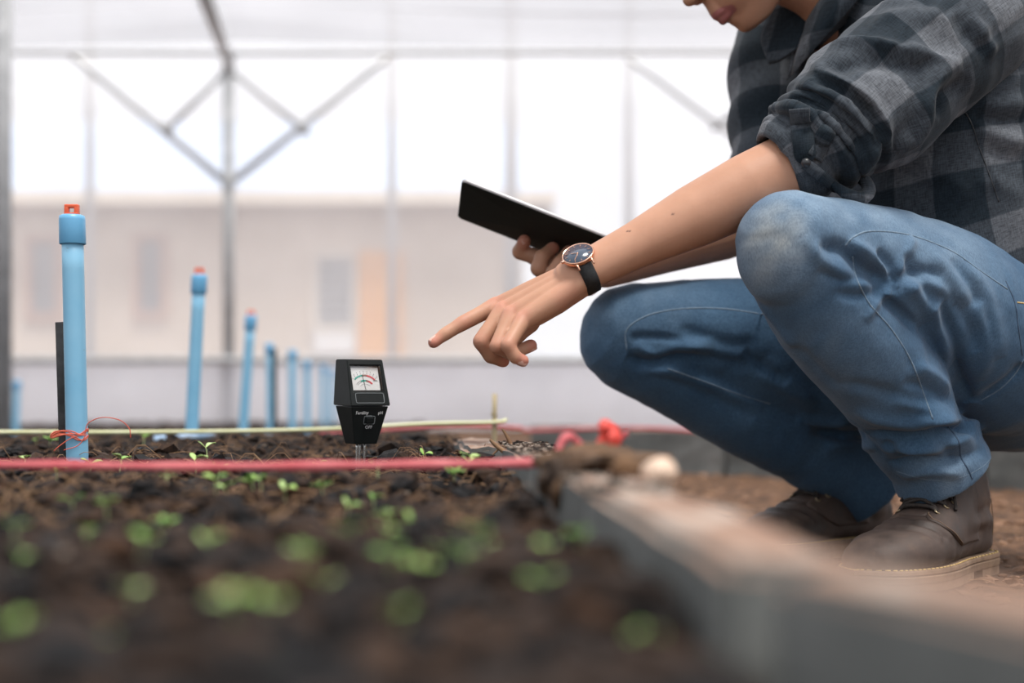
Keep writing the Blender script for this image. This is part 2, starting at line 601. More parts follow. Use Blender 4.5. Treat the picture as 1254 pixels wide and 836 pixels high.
    M['sole'] = mottled('dusty_tan_sole', (0.14, 0.085, 0.052), (0.25, 0.165, 0.105), 30, 0.75, 0.4, 0.001)
    M['stitch'] = mottled('yellow_welt_stitch', (0.50, 0.34, 0.12), (0.6, 0.43, 0.18), 60, 0.7)
    M['lace'] = mottled('dark_brown_lace', (0.014, 0.011, 0.010), (0.045, 0.034, 0.028), 200, 0.8)
    M['brass'] = mottled('antique_brass', (0.40, 0.32, 0.2), (0.5, 0.4, 0.26), 60, 0.35, metal=0.9)
    # watch, tablet, meter
    M['rose_gold'] = mottled('rose_gold', (0.80, 0.44, 0.30), (0.84, 0.50, 0.36), 60, 0.22, metal=1.0)
    M['dial'] = mottled('slate_blue_dial', (0.03, 0.05, 0.085), (0.04, 0.062, 0.10), 60, 0.22, coat=0.6)
    M['strap'] = mottled('black_leather_strap', (0.007, 0.008, 0.009), (0.02, 0.022, 0.024), 200, 0.5, 0.2, 0.0003)
    M['strap_tan'] = mottled('tan_strap_lining', (0.42, 0.27, 0.17), (0.5, 0.34, 0.22), 200, 0.6)
    M['tablet_back'] = mottled('matte_black_tablet_back', (0.005, 0.010, 0.0095), (0.008, 0.013, 0.0125), 20, 0.6, spec=0.3)
    M['silver'] = mottled('silver_rim', (0.42, 0.41, 0.42), (0.48, 0.47, 0.48), 60, 0.45, metal=0.3)
    M['screen'] = mottled('tablet_screen', (0.01, 0.01, 0.012), (0.015, 0.015, 0.018), 10, 0.12)
    M['paper'] = mottled('gauge_paper', (0.74, 0.74, 0.73), (0.80, 0.80, 0.79), 90, 0.6)
    M['clear'] = None
    t = NT('clear_plastic_window')
    t.t.nodes.remove(t.bsdf)
    tp = t.n('BsdfTransparent'); gl = t.n('BsdfGlossy'); gl.inputs['Roughness'].default_value = 0.08
    mx = t.n('MixShader'); mx.inputs[0].default_value = 0.07
    t.l(tp.outputs[0], mx.inputs[1]); t.l(gl.outputs[0], mx.inputs[2]); t.l(mx.outputs[0], t.out.inputs[0])
    M['clear'] = t.m
    for nm, c in (('g_teal', (0.03, 0.36, 0.29)), ('g_brown', (0.25, 0.14, 0.12)), ('g_red', (0.66, 0.08, 0.10)), ('g_black', (0.02, 0.02, 0.02)), ('g_white', (0.82, 0.82, 0.82)), ('g_line', (0.22, 0.24, 0.25))):
        M[nm] = mottled('print_' + nm[2:], c, tuple(x * 1.05 for x in c), 40, 0.6)
    M['probe'] = mottled('steel_probe', (0.62, 0.62, 0.60), (0.72, 0.72, 0.70), 40, 0.25, metal=0.9)
    M['button'] = mottled('dark_button', (0.02, 0.022, 0.026), (0.04, 0.042, 0.046), 60, 0.35)
make_mats()

# ------------------------------------------------------------------ ground
WALL_K = -0.0757                      # the bed runs slightly to the left as it recedes
def wall_x(y):
    return 0.074 + (y - 0.49) * WALL_K

def soil_z(x, y):
    x = np.asarray(x, float); y = np.asarray(y, float)
    big = (vnoise(x * 7, y * 7, 1) - 0.5) * 0.018
    mid = np.abs(vnoise(x * 20, y * 20, 2) - 0.5) * 0.036 - 0.009
    sml = np.abs(vnoise(x * 55, y * 55, 3) - 0.5) * 0.020 - 0.005
    ti = (vnoise(x * 180, y * 180, 4) - 0.5) * 0.005
    z = 0.143 + big + mid + sml + ti
    z = z - 0.010 * np.exp(-(((x + 0.19) / 0.10) ** 2 + ((y - 1.72) / 0.12) ** 2))
    far = np.clip((y - 2.7) / 1.6, 0, 1)
    z = z - far * far * (3 - 2 * far) * 0.075
    near = np.clip((0.55 - y) / 0.4, 0, 1)
    return z - 0.02 * near

def build_ground():
    # path and general floor
    ys = np.concatenate([np.linspace(-3, 0.6, 10), np.linspace(0.7, 4.6, 150), np.linspace(5, 40, 20)])
    xs = np.concatenate([np.linspace(-20, -1.3, 10), np.linspace(-1.0, 1.8, 140), np.linspace(2.2, 20, 10)])
    X, Y = np.meshgrid(xs, ys)
    Z = (vnoise(X * 9, Y * 9, 11) - 0.5) * 0.012 + (vnoise(X * 40, Y * 40, 12) - 0.5) * 0.008
    V = np.stack([X, Y, Z - 0.006], -1).reshape(-1, 3)
    n = len(xs)
    Fc = [(i * n + j, i * n + j + 1, (i + 1) * n + j + 1, (i + 1) * n + j) for i in range(len(ys) - 1) for j in range(n - 1)]
    tag(obj('floor', V, Fc, M['path']), 'brown earth path littered with leaves around the boots', 'ground', kind='structure')
    # raised bed of soil
    ys = 0.16 * np.exp(np.linspace(0, math.log(7.6 / 0.16), 560))
    us = np.linspace(0, 1, 420) ** 0.85
    R = []
    for y in ys:
        xr = wall_x(y) - 0.002
        xl = -1.0 - 0.45 * y
        R.append(np.stack([xl + (xr - xl) * us, np.full(len(us), y)], 1))
    R = np.array(R)
    Z = soil_z(R[..., 0], R[..., 1])
    V = np.concatenate([R, Z[..., None]], -1).reshape(-1, 3)
    n = len(us)
    m = len(ys)
    Fc = [(i * n + j, i * n + j + 1, (i + 1) * n + j + 1, (i + 1) * n + j) for i in range(m - 1) for j in range(n - 1)]
    k = len(V)
    edge = [j for j in range(n)] + [i * n + n - 1 for i in range(1, m)] + [(m - 1) * n + j for j in range(n - 2, -1, -1)] + [i * n for i in range(m - 2, 0, -1)]
    B = V[edge].copy(); B[:, 2] = -0.02
    V = np.vstack([V, B])
    L = len(edge)
    for i in range(L):
        Fc.append((edge[(i + 1) % L], edge[i], k + i, k + (i + 1) % L))
    tag(obj('bed_soil', V, Fc, M['soil']), 'dark crumbly raised bed soil with green seedlings and blue pipes', 'soil', kind='stuff')

build_ground()

def ico(sub):
    bm = bmesh.new()
    bmesh.ops.create_icosphere(bm, subdivisions=sub, radius=1)
    V = np.array([v.co[:] for v in bm.verts])
    Fc = [tuple(v.index for v in f.verts) for f in bm.faces]
    bm.free()
    return V, Fc

def scatter_clods(name, label, n, y0, y1, sz, mat, seed, zfun, xfun, sub=1, flat=0.65, cat='soil', power=2.2):
    g = np.random.default_rng(seed)
    BV, BF = ico(sub)
    BF = np.array(BF)
    Vs, Fs = [], []
    for i in range(n):
        y = y0 * (y1 / y0) ** g.random()
        x = xfun(y, g)
        s = sz[0] + (sz[1] - sz[0]) * g.random() ** power
        d = BV * (0.62 + 0.76 * g.random((len(BV), 1)))
        A = np.linalg.qr(g.normal(size=(3, 3)))[0]
        d = (d * s * (0.6 + 0.8 * g.random(3))) @ A
        d[:, 2] *= flat
        Vs.append(d + np.array((x, y, float(zfun(x, y)) + s * 0.15)))
        Fs.append(BF + i * len(BV))
    return tag(obj(name, np.vstack(Vs), np.vstack(Fs), mat, smooth=False), label, cat, kind='stuff')

def bed_x(y, g):
    r = wall_x(y) - 0.01
    return max(-0.40 * y - 0.12, -1.5) + (r - max(-0.40 * y - 0.12, -1.5)) * g.random()
scatter_clods('soil_crumbs', 'dark brown crumbs and clods strewn over the bed', 7000, 0.3, 3.2, (0.002, 0.016), M['soil_clod'], 3, soil_z, bed_x)
scatter_clods('black_clods', 'coarse black humus clods lying over the bed', 1300, 0.35, 2.9, (0.003, 0.015), M['soil_black'], 31, soil_z, bed_x, sub=2, power=2.6)
scatter_clods('brown_clods', 'coarse reddish brown clods lying over the bed', 1100, 0.35, 2.9, (0.003, 0.011), M['soil_brown'], 32, soil_z, bed_x, sub=2, power=2.6)
scatter_clods('focus_crumbs', 'fine dark grains of soil around the meter probes', 7000, 1.25, 2.4, (0.0012, 0.006), M['soil_clod'], 4, soil_z, bed_x, sub=1)
scatter_clods('pale_grit', 'pale grit specks among the dark bed soil', 260, 0.5, 2.6, (0.001, 0.004), M['grit'], 5, soil_z, bed_x)
def path_x(y, g):
    return wall_x(y) + 0.1 + g.random() * (0.35 + 0.40 * y)
scatter_clods('path_crumbs', 'brown crumbs and leaf bits on the trodden path', 5000, 0.9, 4.2, (0.002, 0.013), M['leaf_litter'], 6, lambda x, y: -0.006, path_x, flat=0.4)

def fibres(name, label, n, y0, y1, L, r, seed, zfun, xfun, mat):
    g = np.random.default_rng(seed)
    parts = []
    for i in range(n):
        y = y0 * (y1 / y0) ** g.random()
        x = xfun(y, g)
        z = float(zfun(x, y)) + 0.001
        a = g.random() * 6.28
        l = L[0] + (L[1] - L[0]) * g.random() ** 2
        h = l * (0.05 + 0.45 * g.random() ** 3)
        d = np.array((math.cos(a), math.sin(a), 0))
        sdir = np.array((-d[1], d[0], 0)) * l * g.normal() * 0.2
        p = np.array((x, y, z))
        parts.append(tube([p, p + d * l * 0.45 + (0, 0, h) + sdir, p + d * l], r * (0.6 + 0.8 * g.random()), n=3, samples=6, cap=False))
    V, Fc = join(parts)
    return tag(obj(name, V, Fc, mat), label, 'fibre', kind='stuff')
fibres('coir_fibres', 'thin brown coir fibres curling over the bed soil', 3000, 0.9, 2.9, (0.012, 0.06), 0.00045, 8, soil_z, bed_x, M['fibre'])
fibres('path_straw', 'thin straw bits lying on the brown path', 350, 1.3, 4.0, (0.02, 0.07), 0.0007, 9, lambda x, y: 0.0, path_x, M['fibre'])

# ------------------------------------------------------------------ concrete blocks edging the bed
def block_mesh(hl, hw, hh, seed):
    V, Fc = box((0, 0, 0), (hl, hw, hh))
    bm = bmesh.new()
    vs = [bm.verts.new(v) for v in V]
    for f in Fc:
        bm.faces.new([vs[i] for i in f])
    bmesh.ops.recalc_face_normals(bm, faces=bm.faces)
    bmesh.ops.bevel(bm, geom=bm.edges[:], offset=0.005, segments=2, affect='EDGES')
    bmesh.ops.subdivide_edges(bm, edges=bm.edges[:], cuts=5, use_grid_fill=True)
    bm.verts.index_update()
    V = np.array([v.co[:] for v in bm.verts])
    Fc = [tuple(v.index for v in f.verts) for f in bm.faces]
    bm.free()
    V += (np.stack([vnoise(V[:, 1] * 60 + seed, V[:, 2] * 60 + V[:, 0] * 31, 5), vnoise(V[:, 0] * 60, V[:, 2] * 60 + seed, 6), vnoise(V[:, 0] * 50 + seed, V[:, 1] * 60, 7)], 1) - 0.5) * 0.006
    return V, Fc

def place_block(center, ang, label, seed, group, hl=0.193, hw=0.027, hh=0.095):
    V, Fc = block_mesh(hl, hw, hh, seed)
    o = obj('concrete_block', V, Fc, M['concrete'], smooth=False)
    o.location = [float(c) for c in center]
    o.rotation_euler = (0, 0, ang)
    tag(o, label, 'concrete block', group)
    return o

TOPZ = 0.173
wd = unit((WALL_K, 1, 0))
wn = np.array((wd[1], -wd[0], 0))
wang = math.atan2(wd[1], wd[0])
names_ = ['grey concrete block meeting the skewed block of the bed edging at its end',
          'grey concrete block under the coir clump and red ribbon knot',
          'sand-topped concrete block beside dry sticks in the bed edging',
          'dull grey concrete block in the edging beyond the dry sticks',
          'dull grey concrete block in the edging beside the bamboo stick']
for i in range(4):
    s0 = np.array((wall_x(0.49), 0.49, 0)) + wd * (i * 0.392 + (0.10 if i == 3 else 0))
    c = s0 + wd * 0.195 + wn * 0.027 + np.array((0, 0, TOPZ - 0.095 - (0.012 if i == 3 else 0.0) + 0.002 * (i % 2)))
    if i == 3:
        c = c - wn * 0.035
    place_block(c, wang, names_[i], i * 7 + 1, 'edging blocks of the seedling bed')
# skewed near block
d0 = unit((0.51, -0.86, 0))
n0 = np.array((0.86, 0.51, 0))
c0 = np.array((0.080, 0.465, 0)) + d0 * 0.195 + n0 * 0.027 + np.array((0, 0, TOPZ - 0.095))
place_block(c0, math.atan2(d0[1], d0[0]), 'concrete block set skew at the end of the bed edging', 40, 'edging blocks of the seedling bed')
# far bed edging behind the boots
A0 = np.array((0.36, 4.35, 0)); A1 = np.array((1.24, 3.45, 0))
dA = unit(A1 - A0)
far_labels = ['grey concrete block behind the red bow and pale shell', 'grey concrete block showing under the shin of the lowered knee', 'grey concrete block behind the shadowed boot', 'grey concrete block beyond the heel of the lit boot', 'grey concrete block next past the one beyond the boot heel']
for i in range(-1, 4):
    c = A0 + dA * (0.395 * i + 0.19) + np.array((0, 0, 0.118 - 0.095 + 0.003 * (i % 3)))
    place_block(c, math.atan2(dA[1], dA[0]), far_labels[i + 1], 60 + i, 'blocks of the far bed edging', hw=0.035)

# ------------------------------------------------------------------ greenhouse and building
YB = 9.0
def tube_between(a, b, r, n=12):
    return tube([a, b], r, n=n, samples=2)

def build_greenhouse():
    # film back wall with slight ripples
    xs = np.linspace(-9, 9, 120); zs = np.linspace(0.0, 5.2, 20)
    X, Z = np.meshgrid(xs, zs)
    Yv = YB + 0.12 + 0.015 * np.sin(X * 5) + 0.01 * (vnoise(X * 3, Z * 3, 21) - 0.5)
    V = np.stack([X, Yv, Z], -1).reshape(-1, 3)
    n = len(xs)
    Fc = [(i * n + j, i * n + j + 1, (i + 1) * n + j + 1, (i + 1) * n + j) for i in range(len(zs) - 1) for j in range(n - 1)]
    o = tag(obj('wall_back', V, Fc, M['film']), 'hazy white translucent film wall of the greenhouse', 'wall', kind='structure')
    # white skirt along the foot of the wall
    z1 = P(0, 441, YB)[2]
    xs = np.linspace(-9, 9, 160); zs = np.linspace(0.0, z1, 8)
    X, Z = np.meshgrid(xs, zs)
    Yv = YB - 0.04 + 0.012 * np.sin(X * 9 + np.sin(X * 2)) * (0.4 + Z)
    V = np.stack([X, Yv, Z], -1).reshape(-1, 3)
    n = len(xs)
    Fc = [(i * n + j, i * n + j + 1, (i + 1) * n + j + 1, (i + 1) * n + j) for i in range(len(zs) - 1) for j in range(n - 1)]
    tag(obj('trim_1', V, Fc, M['skirt']), 'white plastic skirt along the foot of the film wall', 'skirting', kind='structure')
    tag(obj('trim_2', *tube_between((-9, YB - 0.06, z1), (9, YB - 0.06, z1), 0.024), M['steel']), 'grey rail along the top of the white skirt', 'rail', kind='structure')
    zt = P(0, 66, YB)[2]
    tag(obj('trim_3', *tube_between((-9, YB - 0.03, zt), (9, YB - 0.03, zt), 0.018), M['steel_pale']), 'grey eave beam under the shade cloth', 'beam', kind='structure')
    # shade cloth ceiling, hung in folds
    xs = np.linspace(-9, 9, 140); ys = np.linspace(-6, YB - 0.02, 330)
    X, Y = np.meshgrid(xs, ys)
    bay = np.abs(np.sin((X + 1.72) * math.pi / 5.2))
    Zc = zt + 0.03 + 0.05 * (1 + np.sin(Y * 2 * math.pi / 0.5 + 0.6 * np.sin(X * 0.9))) * (0.5 + 0.5 * bay) + 0.16 * (1 - bay) + (YB - Y) * 0.05
    Zc = np.where(Y > YB - 0.1, zt + 0.02 + 0.05 * (1 - bay), Zc)
    V = np.stack([X, Y, Zc], -1).reshape(-1, 3)
    n = len(xs)
    Fc = [(i * n + j, i * n + j + 1, (i + 1) * n + j + 1, (i + 1) * n + j) for i in range(len(ys) - 1) for j in range(n - 1)]
    tag(obj('ceiling', V, Fc, M['shade']), 'pale grey shade cloth ceiling hanging in folds', 'ceiling', kind='structure')
    # unseen net walls at the sides and behind the camera, added to cut sideways light
    for nm, xa, ya, xb, yb in (('added_wall_left', -9, -6, -9, YB), ('added_wall_right', 9, -6, 9, YB), ('added_wall_front', -9, -6, 9, -6)):
        m_ = 60
        tt = np.linspace(0, 1, m_)[:, None]
        base_ = np.array((xa, ya, 0.0)) * (1 - tt) + np.array((xb, yb, 0.0)) * tt
        dirn = unit((yb - ya, xa - xb, 0))
        base_ = base_ + dirn * (0.02 * np.sin(np.arange(m_) * 1.3))[:, None]
        V = np.vstack([base_, base_ + (0, 0, 3.6)])
        Fc = [(i, i + 1, m_ + i + 1, m_ + i) for i in range(m_ - 1)]
        tag(obj(nm, V, Fc, M['dimming_net']), 'added unseen grey net wall dimming sideways light ' + {'added_wall_left': 'past the thick post', 'added_wall_right': 'behind the crouching back', 'added_wall_front': 'facing the film wall'}[nm], 'wall', kind='structure')
    # truss post with braces
    def g(px, py, y=YB): return P(px, py, y)
    base = g(280, 530); base[2] = 0
    t = thing('truss_post', 'grey steel post with forked braces and joint plates in front of the film wall', 'post', base)
    obj('post', *tube_between(base, g(280, 60), 0.036), M['steel'], t)
    for a, b, r in (((280, 226), (85, 64), 0.024), ((280, 226), (477, 68), 0.024), ((280, 84), (205, 158), 0.02), ((280, 84), (372, 158), 0.02)):
        pa, pb = g(*a, YB + 0.03), g(*b, YB + 0.03)
        obj('brace', *tube_between(pa, pb, r), M['steel_pale'] , t)
    for q in ((280, 84), (280, 226), (205, 158), (372, 158), (280, 66)):
        obj('joint_plate', *bbox(g(*q), (0.034, 0.04, 0.034), 0.01), M['steel'], t)
    obj('rafter', *tube_between(g(281, 84), P(252, -12, 8.2), 0.03), M['steel'], t)
    obj('rafter', *tube_between(g(281, 84, YB - 0.05), P(243, -10, 7.2), 0.018), M['steel_pale'], t)
    # right hand brace post
    base = g(980, 530); base[2] = 0
    t = thing('truss_post', 'pale braced steel post standing beyond the checked shirt', 'post', base)
    obj('post', *tube_between(base, g(980, 60), 0.034), M['steel_pale'], t)
    for a, b in (((980, 226), (770, 72)), ((980, 226), (1190, 72)), ((980, 84), (872, 158)), ((980, 84), (1088, 158))):
        obj('brace', *tube_between(g(*a, YB + 0.03), g(*b, YB + 0.03), 0.02), M['steel_pale'], t)
    # the nearer post by the frame's edge
    b0 = P(4, 520, 6.0); b0[2] = 0
    t = thing('corner_post', 'thick dark grey steel post standing before the film wall', 'post', b0)
    obj('post', *tube_between(b0, (b0[0], b0[1], 2.62), 0.036), M['steel'], t)
    obj('foot_plate', *bbox(b0 + (0, 0, 0.006), (0.07, 0.07, 0.006), 0.002), M['steel'], t)
    # pale battens behind the film
    for px in (-180, 110, 480, 626, 770, 1130, 1300):
        q = P(px, 500, YB + 0.35); q[2] = 0
        t = thing('batten_post', 'faint pale upright batten showing through the greenhouse film', 'post', q, 'battens behind the film')
        r = 0.045 if px == 626 else 0.03
        obj('post', *tube_between(q, q + (0, 0, 3.2), r), M['steel_pale'], t)
        obj('foot_plate', *bbox(q + (0, 0, 0.006), (0.08, 0.08, 0.006), 0.002), M['steel'], t)

def build_building():
    YW = 20.0
    def g(px, py, y=YW): return P(px, py, y)
    x0, x1 = g(-330, 0)[0], g(640, 0)[0]
    zt = g(0, 243)[2]
    t = thing('farm_building', 'long beige farm building with pale blue roof seen through the film', 'building', ((x0 + x1) / 2, YW + 2, 0))
    obj('wall', *box(((x0 + x1) / 2, YW + 2.5, zt / 2), ((x1 - x0) / 2, 2.5, zt / 2)), M['render_wall'], t, smooth=False)
    zr = g(0, 150, YW + 2.5)[2]
    e = 0.45
    V = np.array([(x0 - e, YW - e, zt), (x1 + e, YW - e, zt), (x1 + e, YW + 5.5, zt), (x0 - e, YW + 5.5, zt), (x0 - e, YW + 2.5, zr), (x1 - 0.1, YW + 2.5, zr)])
    obj('roof', V, [(0, 1, 5, 4), (2, 3, 4, 5), (1, 2, 5), (3, 0, 4), (0, 3, 2, 1)], M['blue_roof'], t, smooth=False)
    obj('fascia', *box(((x0 + x1) / 2, YW - e - 0.02, g(0, 247)[2]), ((x1 - x0) / 2 + e, 0.03, 0.09)), M['fascia'], t, smooth=False)
    def pane(ax, ay, bx_, by_, fr, louvre=0, pm=None):
        a, b = g(ax, ay), g(bx_, by_)
        cx, cz = (a[0] + b[0]) / 2, (a[2] + b[2]) / 2
        hx, hz = (b[0] - a[0]) / 2, (a[2] - b[2]) / 2
        f, w = 0.09, 0.05
        parts = [box((cx + s * (hx + f / 2), YW - 0.03, cz), (f / 2, w, hz + f)) for s in (-1, 1)] + [box((cx, YW - 0.03, cz + s * (hz + f / 2)), (hx, w, f / 2)) for s in (-1, 1)]
        fo = obj('window', *join(parts), M[fr], t, smooth=False)
        obj('pane', *box((cx, YW - 0.005, cz), (hx, 0.01, hz)), M[pm or 'glass_grey'], fo, smooth=False)
        for k in range(louvre):
            z = cz - hz + (k + 0.5) * 2 * hz / louvre
            obj('slat', *box((cx, YW - 0.04, z), (hx, 0.03, 0.03)), M['steel'], fo, smooth=False)
    pane(40, 296, 70, 384, 'win_frame')
    pane(172, 294, 198, 382, 'win_frame')
    pane(-90, 294, -60, 384, 'win_frame')
    pane(390, 316, 432, 398, 'fascia', 7)
    a, b = g(385, 402), g(436, 432)
    obj('panel', *box(((a[0] + b[0]) / 2, YW - 0.03, (a[2] + b[2]) / 2), ((b[0] - a[0]) / 2, 0.04, (a[2] - b[2]) / 2)), M['white_panel'], t, smooth=False)
    a, b = g(438, 308), g(493, 498)
    do = obj('door', *box(((a[0] + b[0]) / 2, YW - 0.03, a[2] / 2), ((b[0] - a[0]) / 2, 0.05, a[2] / 2)), M['orange_door'], t, smooth=False)
    obj('door_handle', *tube_between((b[0] - 0.07, YW - 0.12, 1.0), (b[0] - 0.07, YW - 0.12, 1.15), 0.015), M['steel'], do)
build_greenhouse()
build_building()

# ------------------------------------------------------------------ blue riser pipes
def riser(px, py_top, Y, z0, label, group=None, lean=0.0, r=0.0131, cap=True, clip=True, dark=False):
    b = P(px, 500, Y); b[2] = z0
    ztop = P(px, py_top, Y)[2]
    t = thing('riser_pipe', label, 'pipe', b, group)
    d = np.array((lean, 0, 1.0))
    def at(z): return b + d * (z - z0)
    ch = 0.036 if cap else 0.0
    obj('pipe', *tube([at(z0 - 0.03), at(ztop - ch * 0.6)], r, n=28, samples=8), M['pvc'], t)
    if cap:
        R = []
        th = np.linspace(0, 2 * math.pi, 32, endpoint=False)
        for zz, rr in ((-ch, r + 0.0002), (-ch, r + 0.0024), (-ch + 0.001, r + 0.0029), (-0.006, r + 0.0027), (-0.0015, r + 0.002), (0, r - 0.001), (0, 0.001)):
            R.append(at(ztop + zz) + rr * np.stack([np.cos(th), np.sin(th), np.zeros(32)], 1))
        obj('cap', *rings_mesh(np.array(R), cap=False), M['pvc_cap'], t)
    if clip:
        c = at(ztop)
        parts = [bbox(c + (s * 0.006, 0, 0.005), (0.0026, 0.004, 0.005), 0.0008) for s in (-1, 1)]
        parts += [bbox(c + (0, 0, 0.0105), (0.0086, 0.004, 0.0022), 0.0012), bbox(c + (0, 0, 0.0012), (0.0085, 0.0045, 0.0012), 0.0005)]
        obj('red_clip', *join(parts), M['clip_red'], t)
    if dark:
        obj('dark_stake', *bbox(at((z0 + ztop) / 2) + (0.016, -0.004, -0.01), (0.005, 0.007, (ztop - z0) / 2 - 0.005), 0.002), M['black_stake'], t)
    return t
riser(95, 263, 1.74, 0.14, 'tall sky-blue PVC riser pipe bound with orange thread beside a black stake', lean=-0.022)
riser(234, 336, 2.72, 0.135, 'sky-blue PVC riser pipe with pale offcuts lying round its foot', lean=0.05, r=0.0125)
riser(297, 386, 3.55, 0.12, 'slim leaning sky-blue PVC riser pipe with a short pipe stub at its foot', lean=0.07, r=0.0122)
riser(331, 420, 4.2, 0.09, 'blue riser pipe with a dark stake tied alongside', lean=-0.01, r=0.010, clip=False, dark=True)
for (px, py, Y), lb in zip(((358, 428, 4.95), (376, 442, 5.6), (396, 447, 6.4), (407, 452, 6.9)), ('blue riser pipe next beyond the one with a dark stake', 'blue riser pipe second beyond the one with a dark stake', 'blurred blue riser pipe third beyond the one with a dark stake', 'blurred blue riser pipe last in the row beyond the meter')):
    riser(px, py, Y, 0.075, lb, 'distant riser pipes', lean=0.0, clip=False)
riser(19, 466, 5.6, 0.07, 'faint blue riser pipe standing beside the thick grey post', lean=0.03, clip=False)

# black stake beside the first pipe
b = P(77, 560, 1.765)
V, Fc = bbox((0, 0, 0), (0.0062, 0.004, 0.085), 0.0012)
V = V @ np.array(Matrix.Rotation(-0.03, 3, 'Y')).T
st = obj('garden_stake', V + np.array((b[0], b[1], 0.235)), Fc, M['black_stake'])
tag(st, 'short black plastic stake standing against the tallest blue pipe', 'stake')

# orange thread wound round the first pipe
def build_thread():
    b = P(92, 528, 1.74)
    pts = []
    for k in range(90):
        a = k / 90 * 2 * math.pi * 4.2
        pts.append(b + np.array((math.cos(a) * 0.0155 - 0.006 * (math.cos(a) < 0) * abs(math.cos(a)) * 2.4, math.sin(a) * 0.015, -0.004 + 0.006 * math.sin(k * 0.9) * 0.5 + 0.004 * math.cos(a * 0.5))))
    parts = [tube(pts, 0.0007, n=5, samples=220)]
    z = lambda px, py, Y=1.722: P(px, py, Y)
    parts.append(tube([z(104, 531), z(108, 518), z(125, 511), z(146, 514), z(158, 524), z(160, 536)], 0.0006, n=5, samples=40))
    parts.append(tube([z(104, 532), z(88, 536), z(74, 545), z(66, 552)], 0.0006, n=5, samples=24))
    parts.append(tube([z(104, 533), z(85, 531), z(64, 535)], 0.0006, n=5, samples=24))
    parts.append(tube([z(106, 531), z(96, 545), z(78, 551)], 0.0006, n=5, samples=24))
    V, Fc = join(parts)
    tag(obj('orange_thread', V, Fc, M['thread']), 'orange thread knotted round the tallest blue pipe with a loose loop', 'thread')
build_thread()

# pipe offcuts on the soil
def offcut(px, py, Y, L, r, ang, label, group='pale offcuts of pipe on the soil', tilt=0.05):
    c = P(px, py, Y)
    c[2] = float(soil_z(c[0], c[1])) + r * 0.8
    d = np.array((math.cos(ang), math.sin(ang), tilt)) * L / 2
    th = np.linspace(0, 2 * math.pi, 18, endpoint=False)
    T, U, W = frames(np.array([c - d, c + d]))
    R = [c + s * d + q * r * (np.cos(th)[:, None] * U[0] + np.sin(th)[:, None] * W[0]) for s, q in ((-1, .75), (-1, 1), (1, 1), (1, .75), (-1, .75))]
    V, Fc = rings_mesh(np.array(R), cap=False)
    tag(obj('pipe_offcut', V, Fc, M['pvc_cut']), label, 'pipe', group)
offcut(225, 556, 2.62, 0.05, 0.009, 0.3, 'longest pale blue pipe offcut touching the foot of a riser')
offcut(250, 548, 2.68, 0.04, 0.008, 0.9, 'pale blue pipe offcut tilted behind the foot of a riser')
offcut(196, 553, 2.5, 0.02, 0.007, 0.1, 'stubby pale blue offcut lying apart between two risers')
offcut(177, 559, 2.2, 0.026, 0.005, 0.2, 'thin pale blue offcut half sunk in soil between two risers')
offcut(281, 541, 3.4, 0.06, 0.010, 0.3, 'pale blue pipe stub lying beside the slim leaning riser', None)
offcut(118, 571, 1.66, 0.024, 0.004, 0.5, 'pale blue plastic scrap beside the thread-bound riser foot', None)
offcut(24, 583, 1.5, 0.018, 0.004, 0.1, 'pale blue plastic scrap lying in the soil before the black stake', None)

# ------------------------------------------------------------------ strings and stakes
def string(name, pts, r, mat, label, cat='string', flat=1.0, samples=60, n=8, ref=None):
    V, Fc = tube(pts, r, n=n, samples=samples, flat=flat, ref=ref)
    return tag(obj(name, V, Fc, mat), label, cat)

YR = 1.13
K = P(690, 566, YR)
def build_red_ribbon():
    t = thing('red_ribbon', 'taut faded red raffia ribbon tied over the block and stretched across the bed', 'ribbon', K)
    pts = [P(-160, 570, YR + 0.02), P(0, 568.5, YR + 0.02), P(240, 571, YR + 0.01), P(480, 569, YR), K]
    C = catmull(pts, 60)
    w = [np.array((0, 0.001, 0.0034 + 0.0006 * math.sin(i * 0.7))) for i in range(60)]
    nn = [np.array((0, -1, 0.2))] * 60
    obj('taut_strand', *ribbon(C, w, nn, 0.0006), M['red_raffia'], t)
    def loop(px, Y, hw, side=(0.7, -0.5, 0.5), name='loop', m='red_raffia'):
        C = catmull([P(a, b, Y + (c if len(q) > 2 else 0)) for q in px for a, b, c in [(q + (0,))[:3]]], 40)
        T = np.gradient(C, axis=0)
        ws = []
        for i in range(40):
            s = np.cross(unit(T[i]), np.array((0.25, -1, 0.2)))
            ws.append(unit(s) * hw * (0.8 + 0.2 * math.sin(i * 0.5)))
        ns = [unit(np.cross(ws[i], T[i])) for i in range(40)]
        obj(name, *ribbon(C, ws, ns, 0.0006), M[m], t)
    loop([(686, 570), (684, 552), (690, 538, .005), (700, 534, .01), (708, 543, .015), (722, 560, .02), (745, 578, .02)], YR - 0.01, 0.0040)
    loop([(728, 566), (733, 548), (742, 530), (741, 519), (752, 530), (748, 548), (733, 562)], YR + 0.02, 0.0062, name='bow', m='red_bright')
    loop([(738, 562), (752, 546), (766, 532), (769, 531)], YR + 0.08, 0.0032, name='tail')
    loop([(688, 575), (686, 590), (684, 604), (680, 622)], YR - 0.06, 0.0042, name='tail')
    obj('knot', *ellipsoid(K + (0, -0.002, 0), (0.009, 0.007, 0.007)), M['red_raffia'], t)
build_red_ribbon()

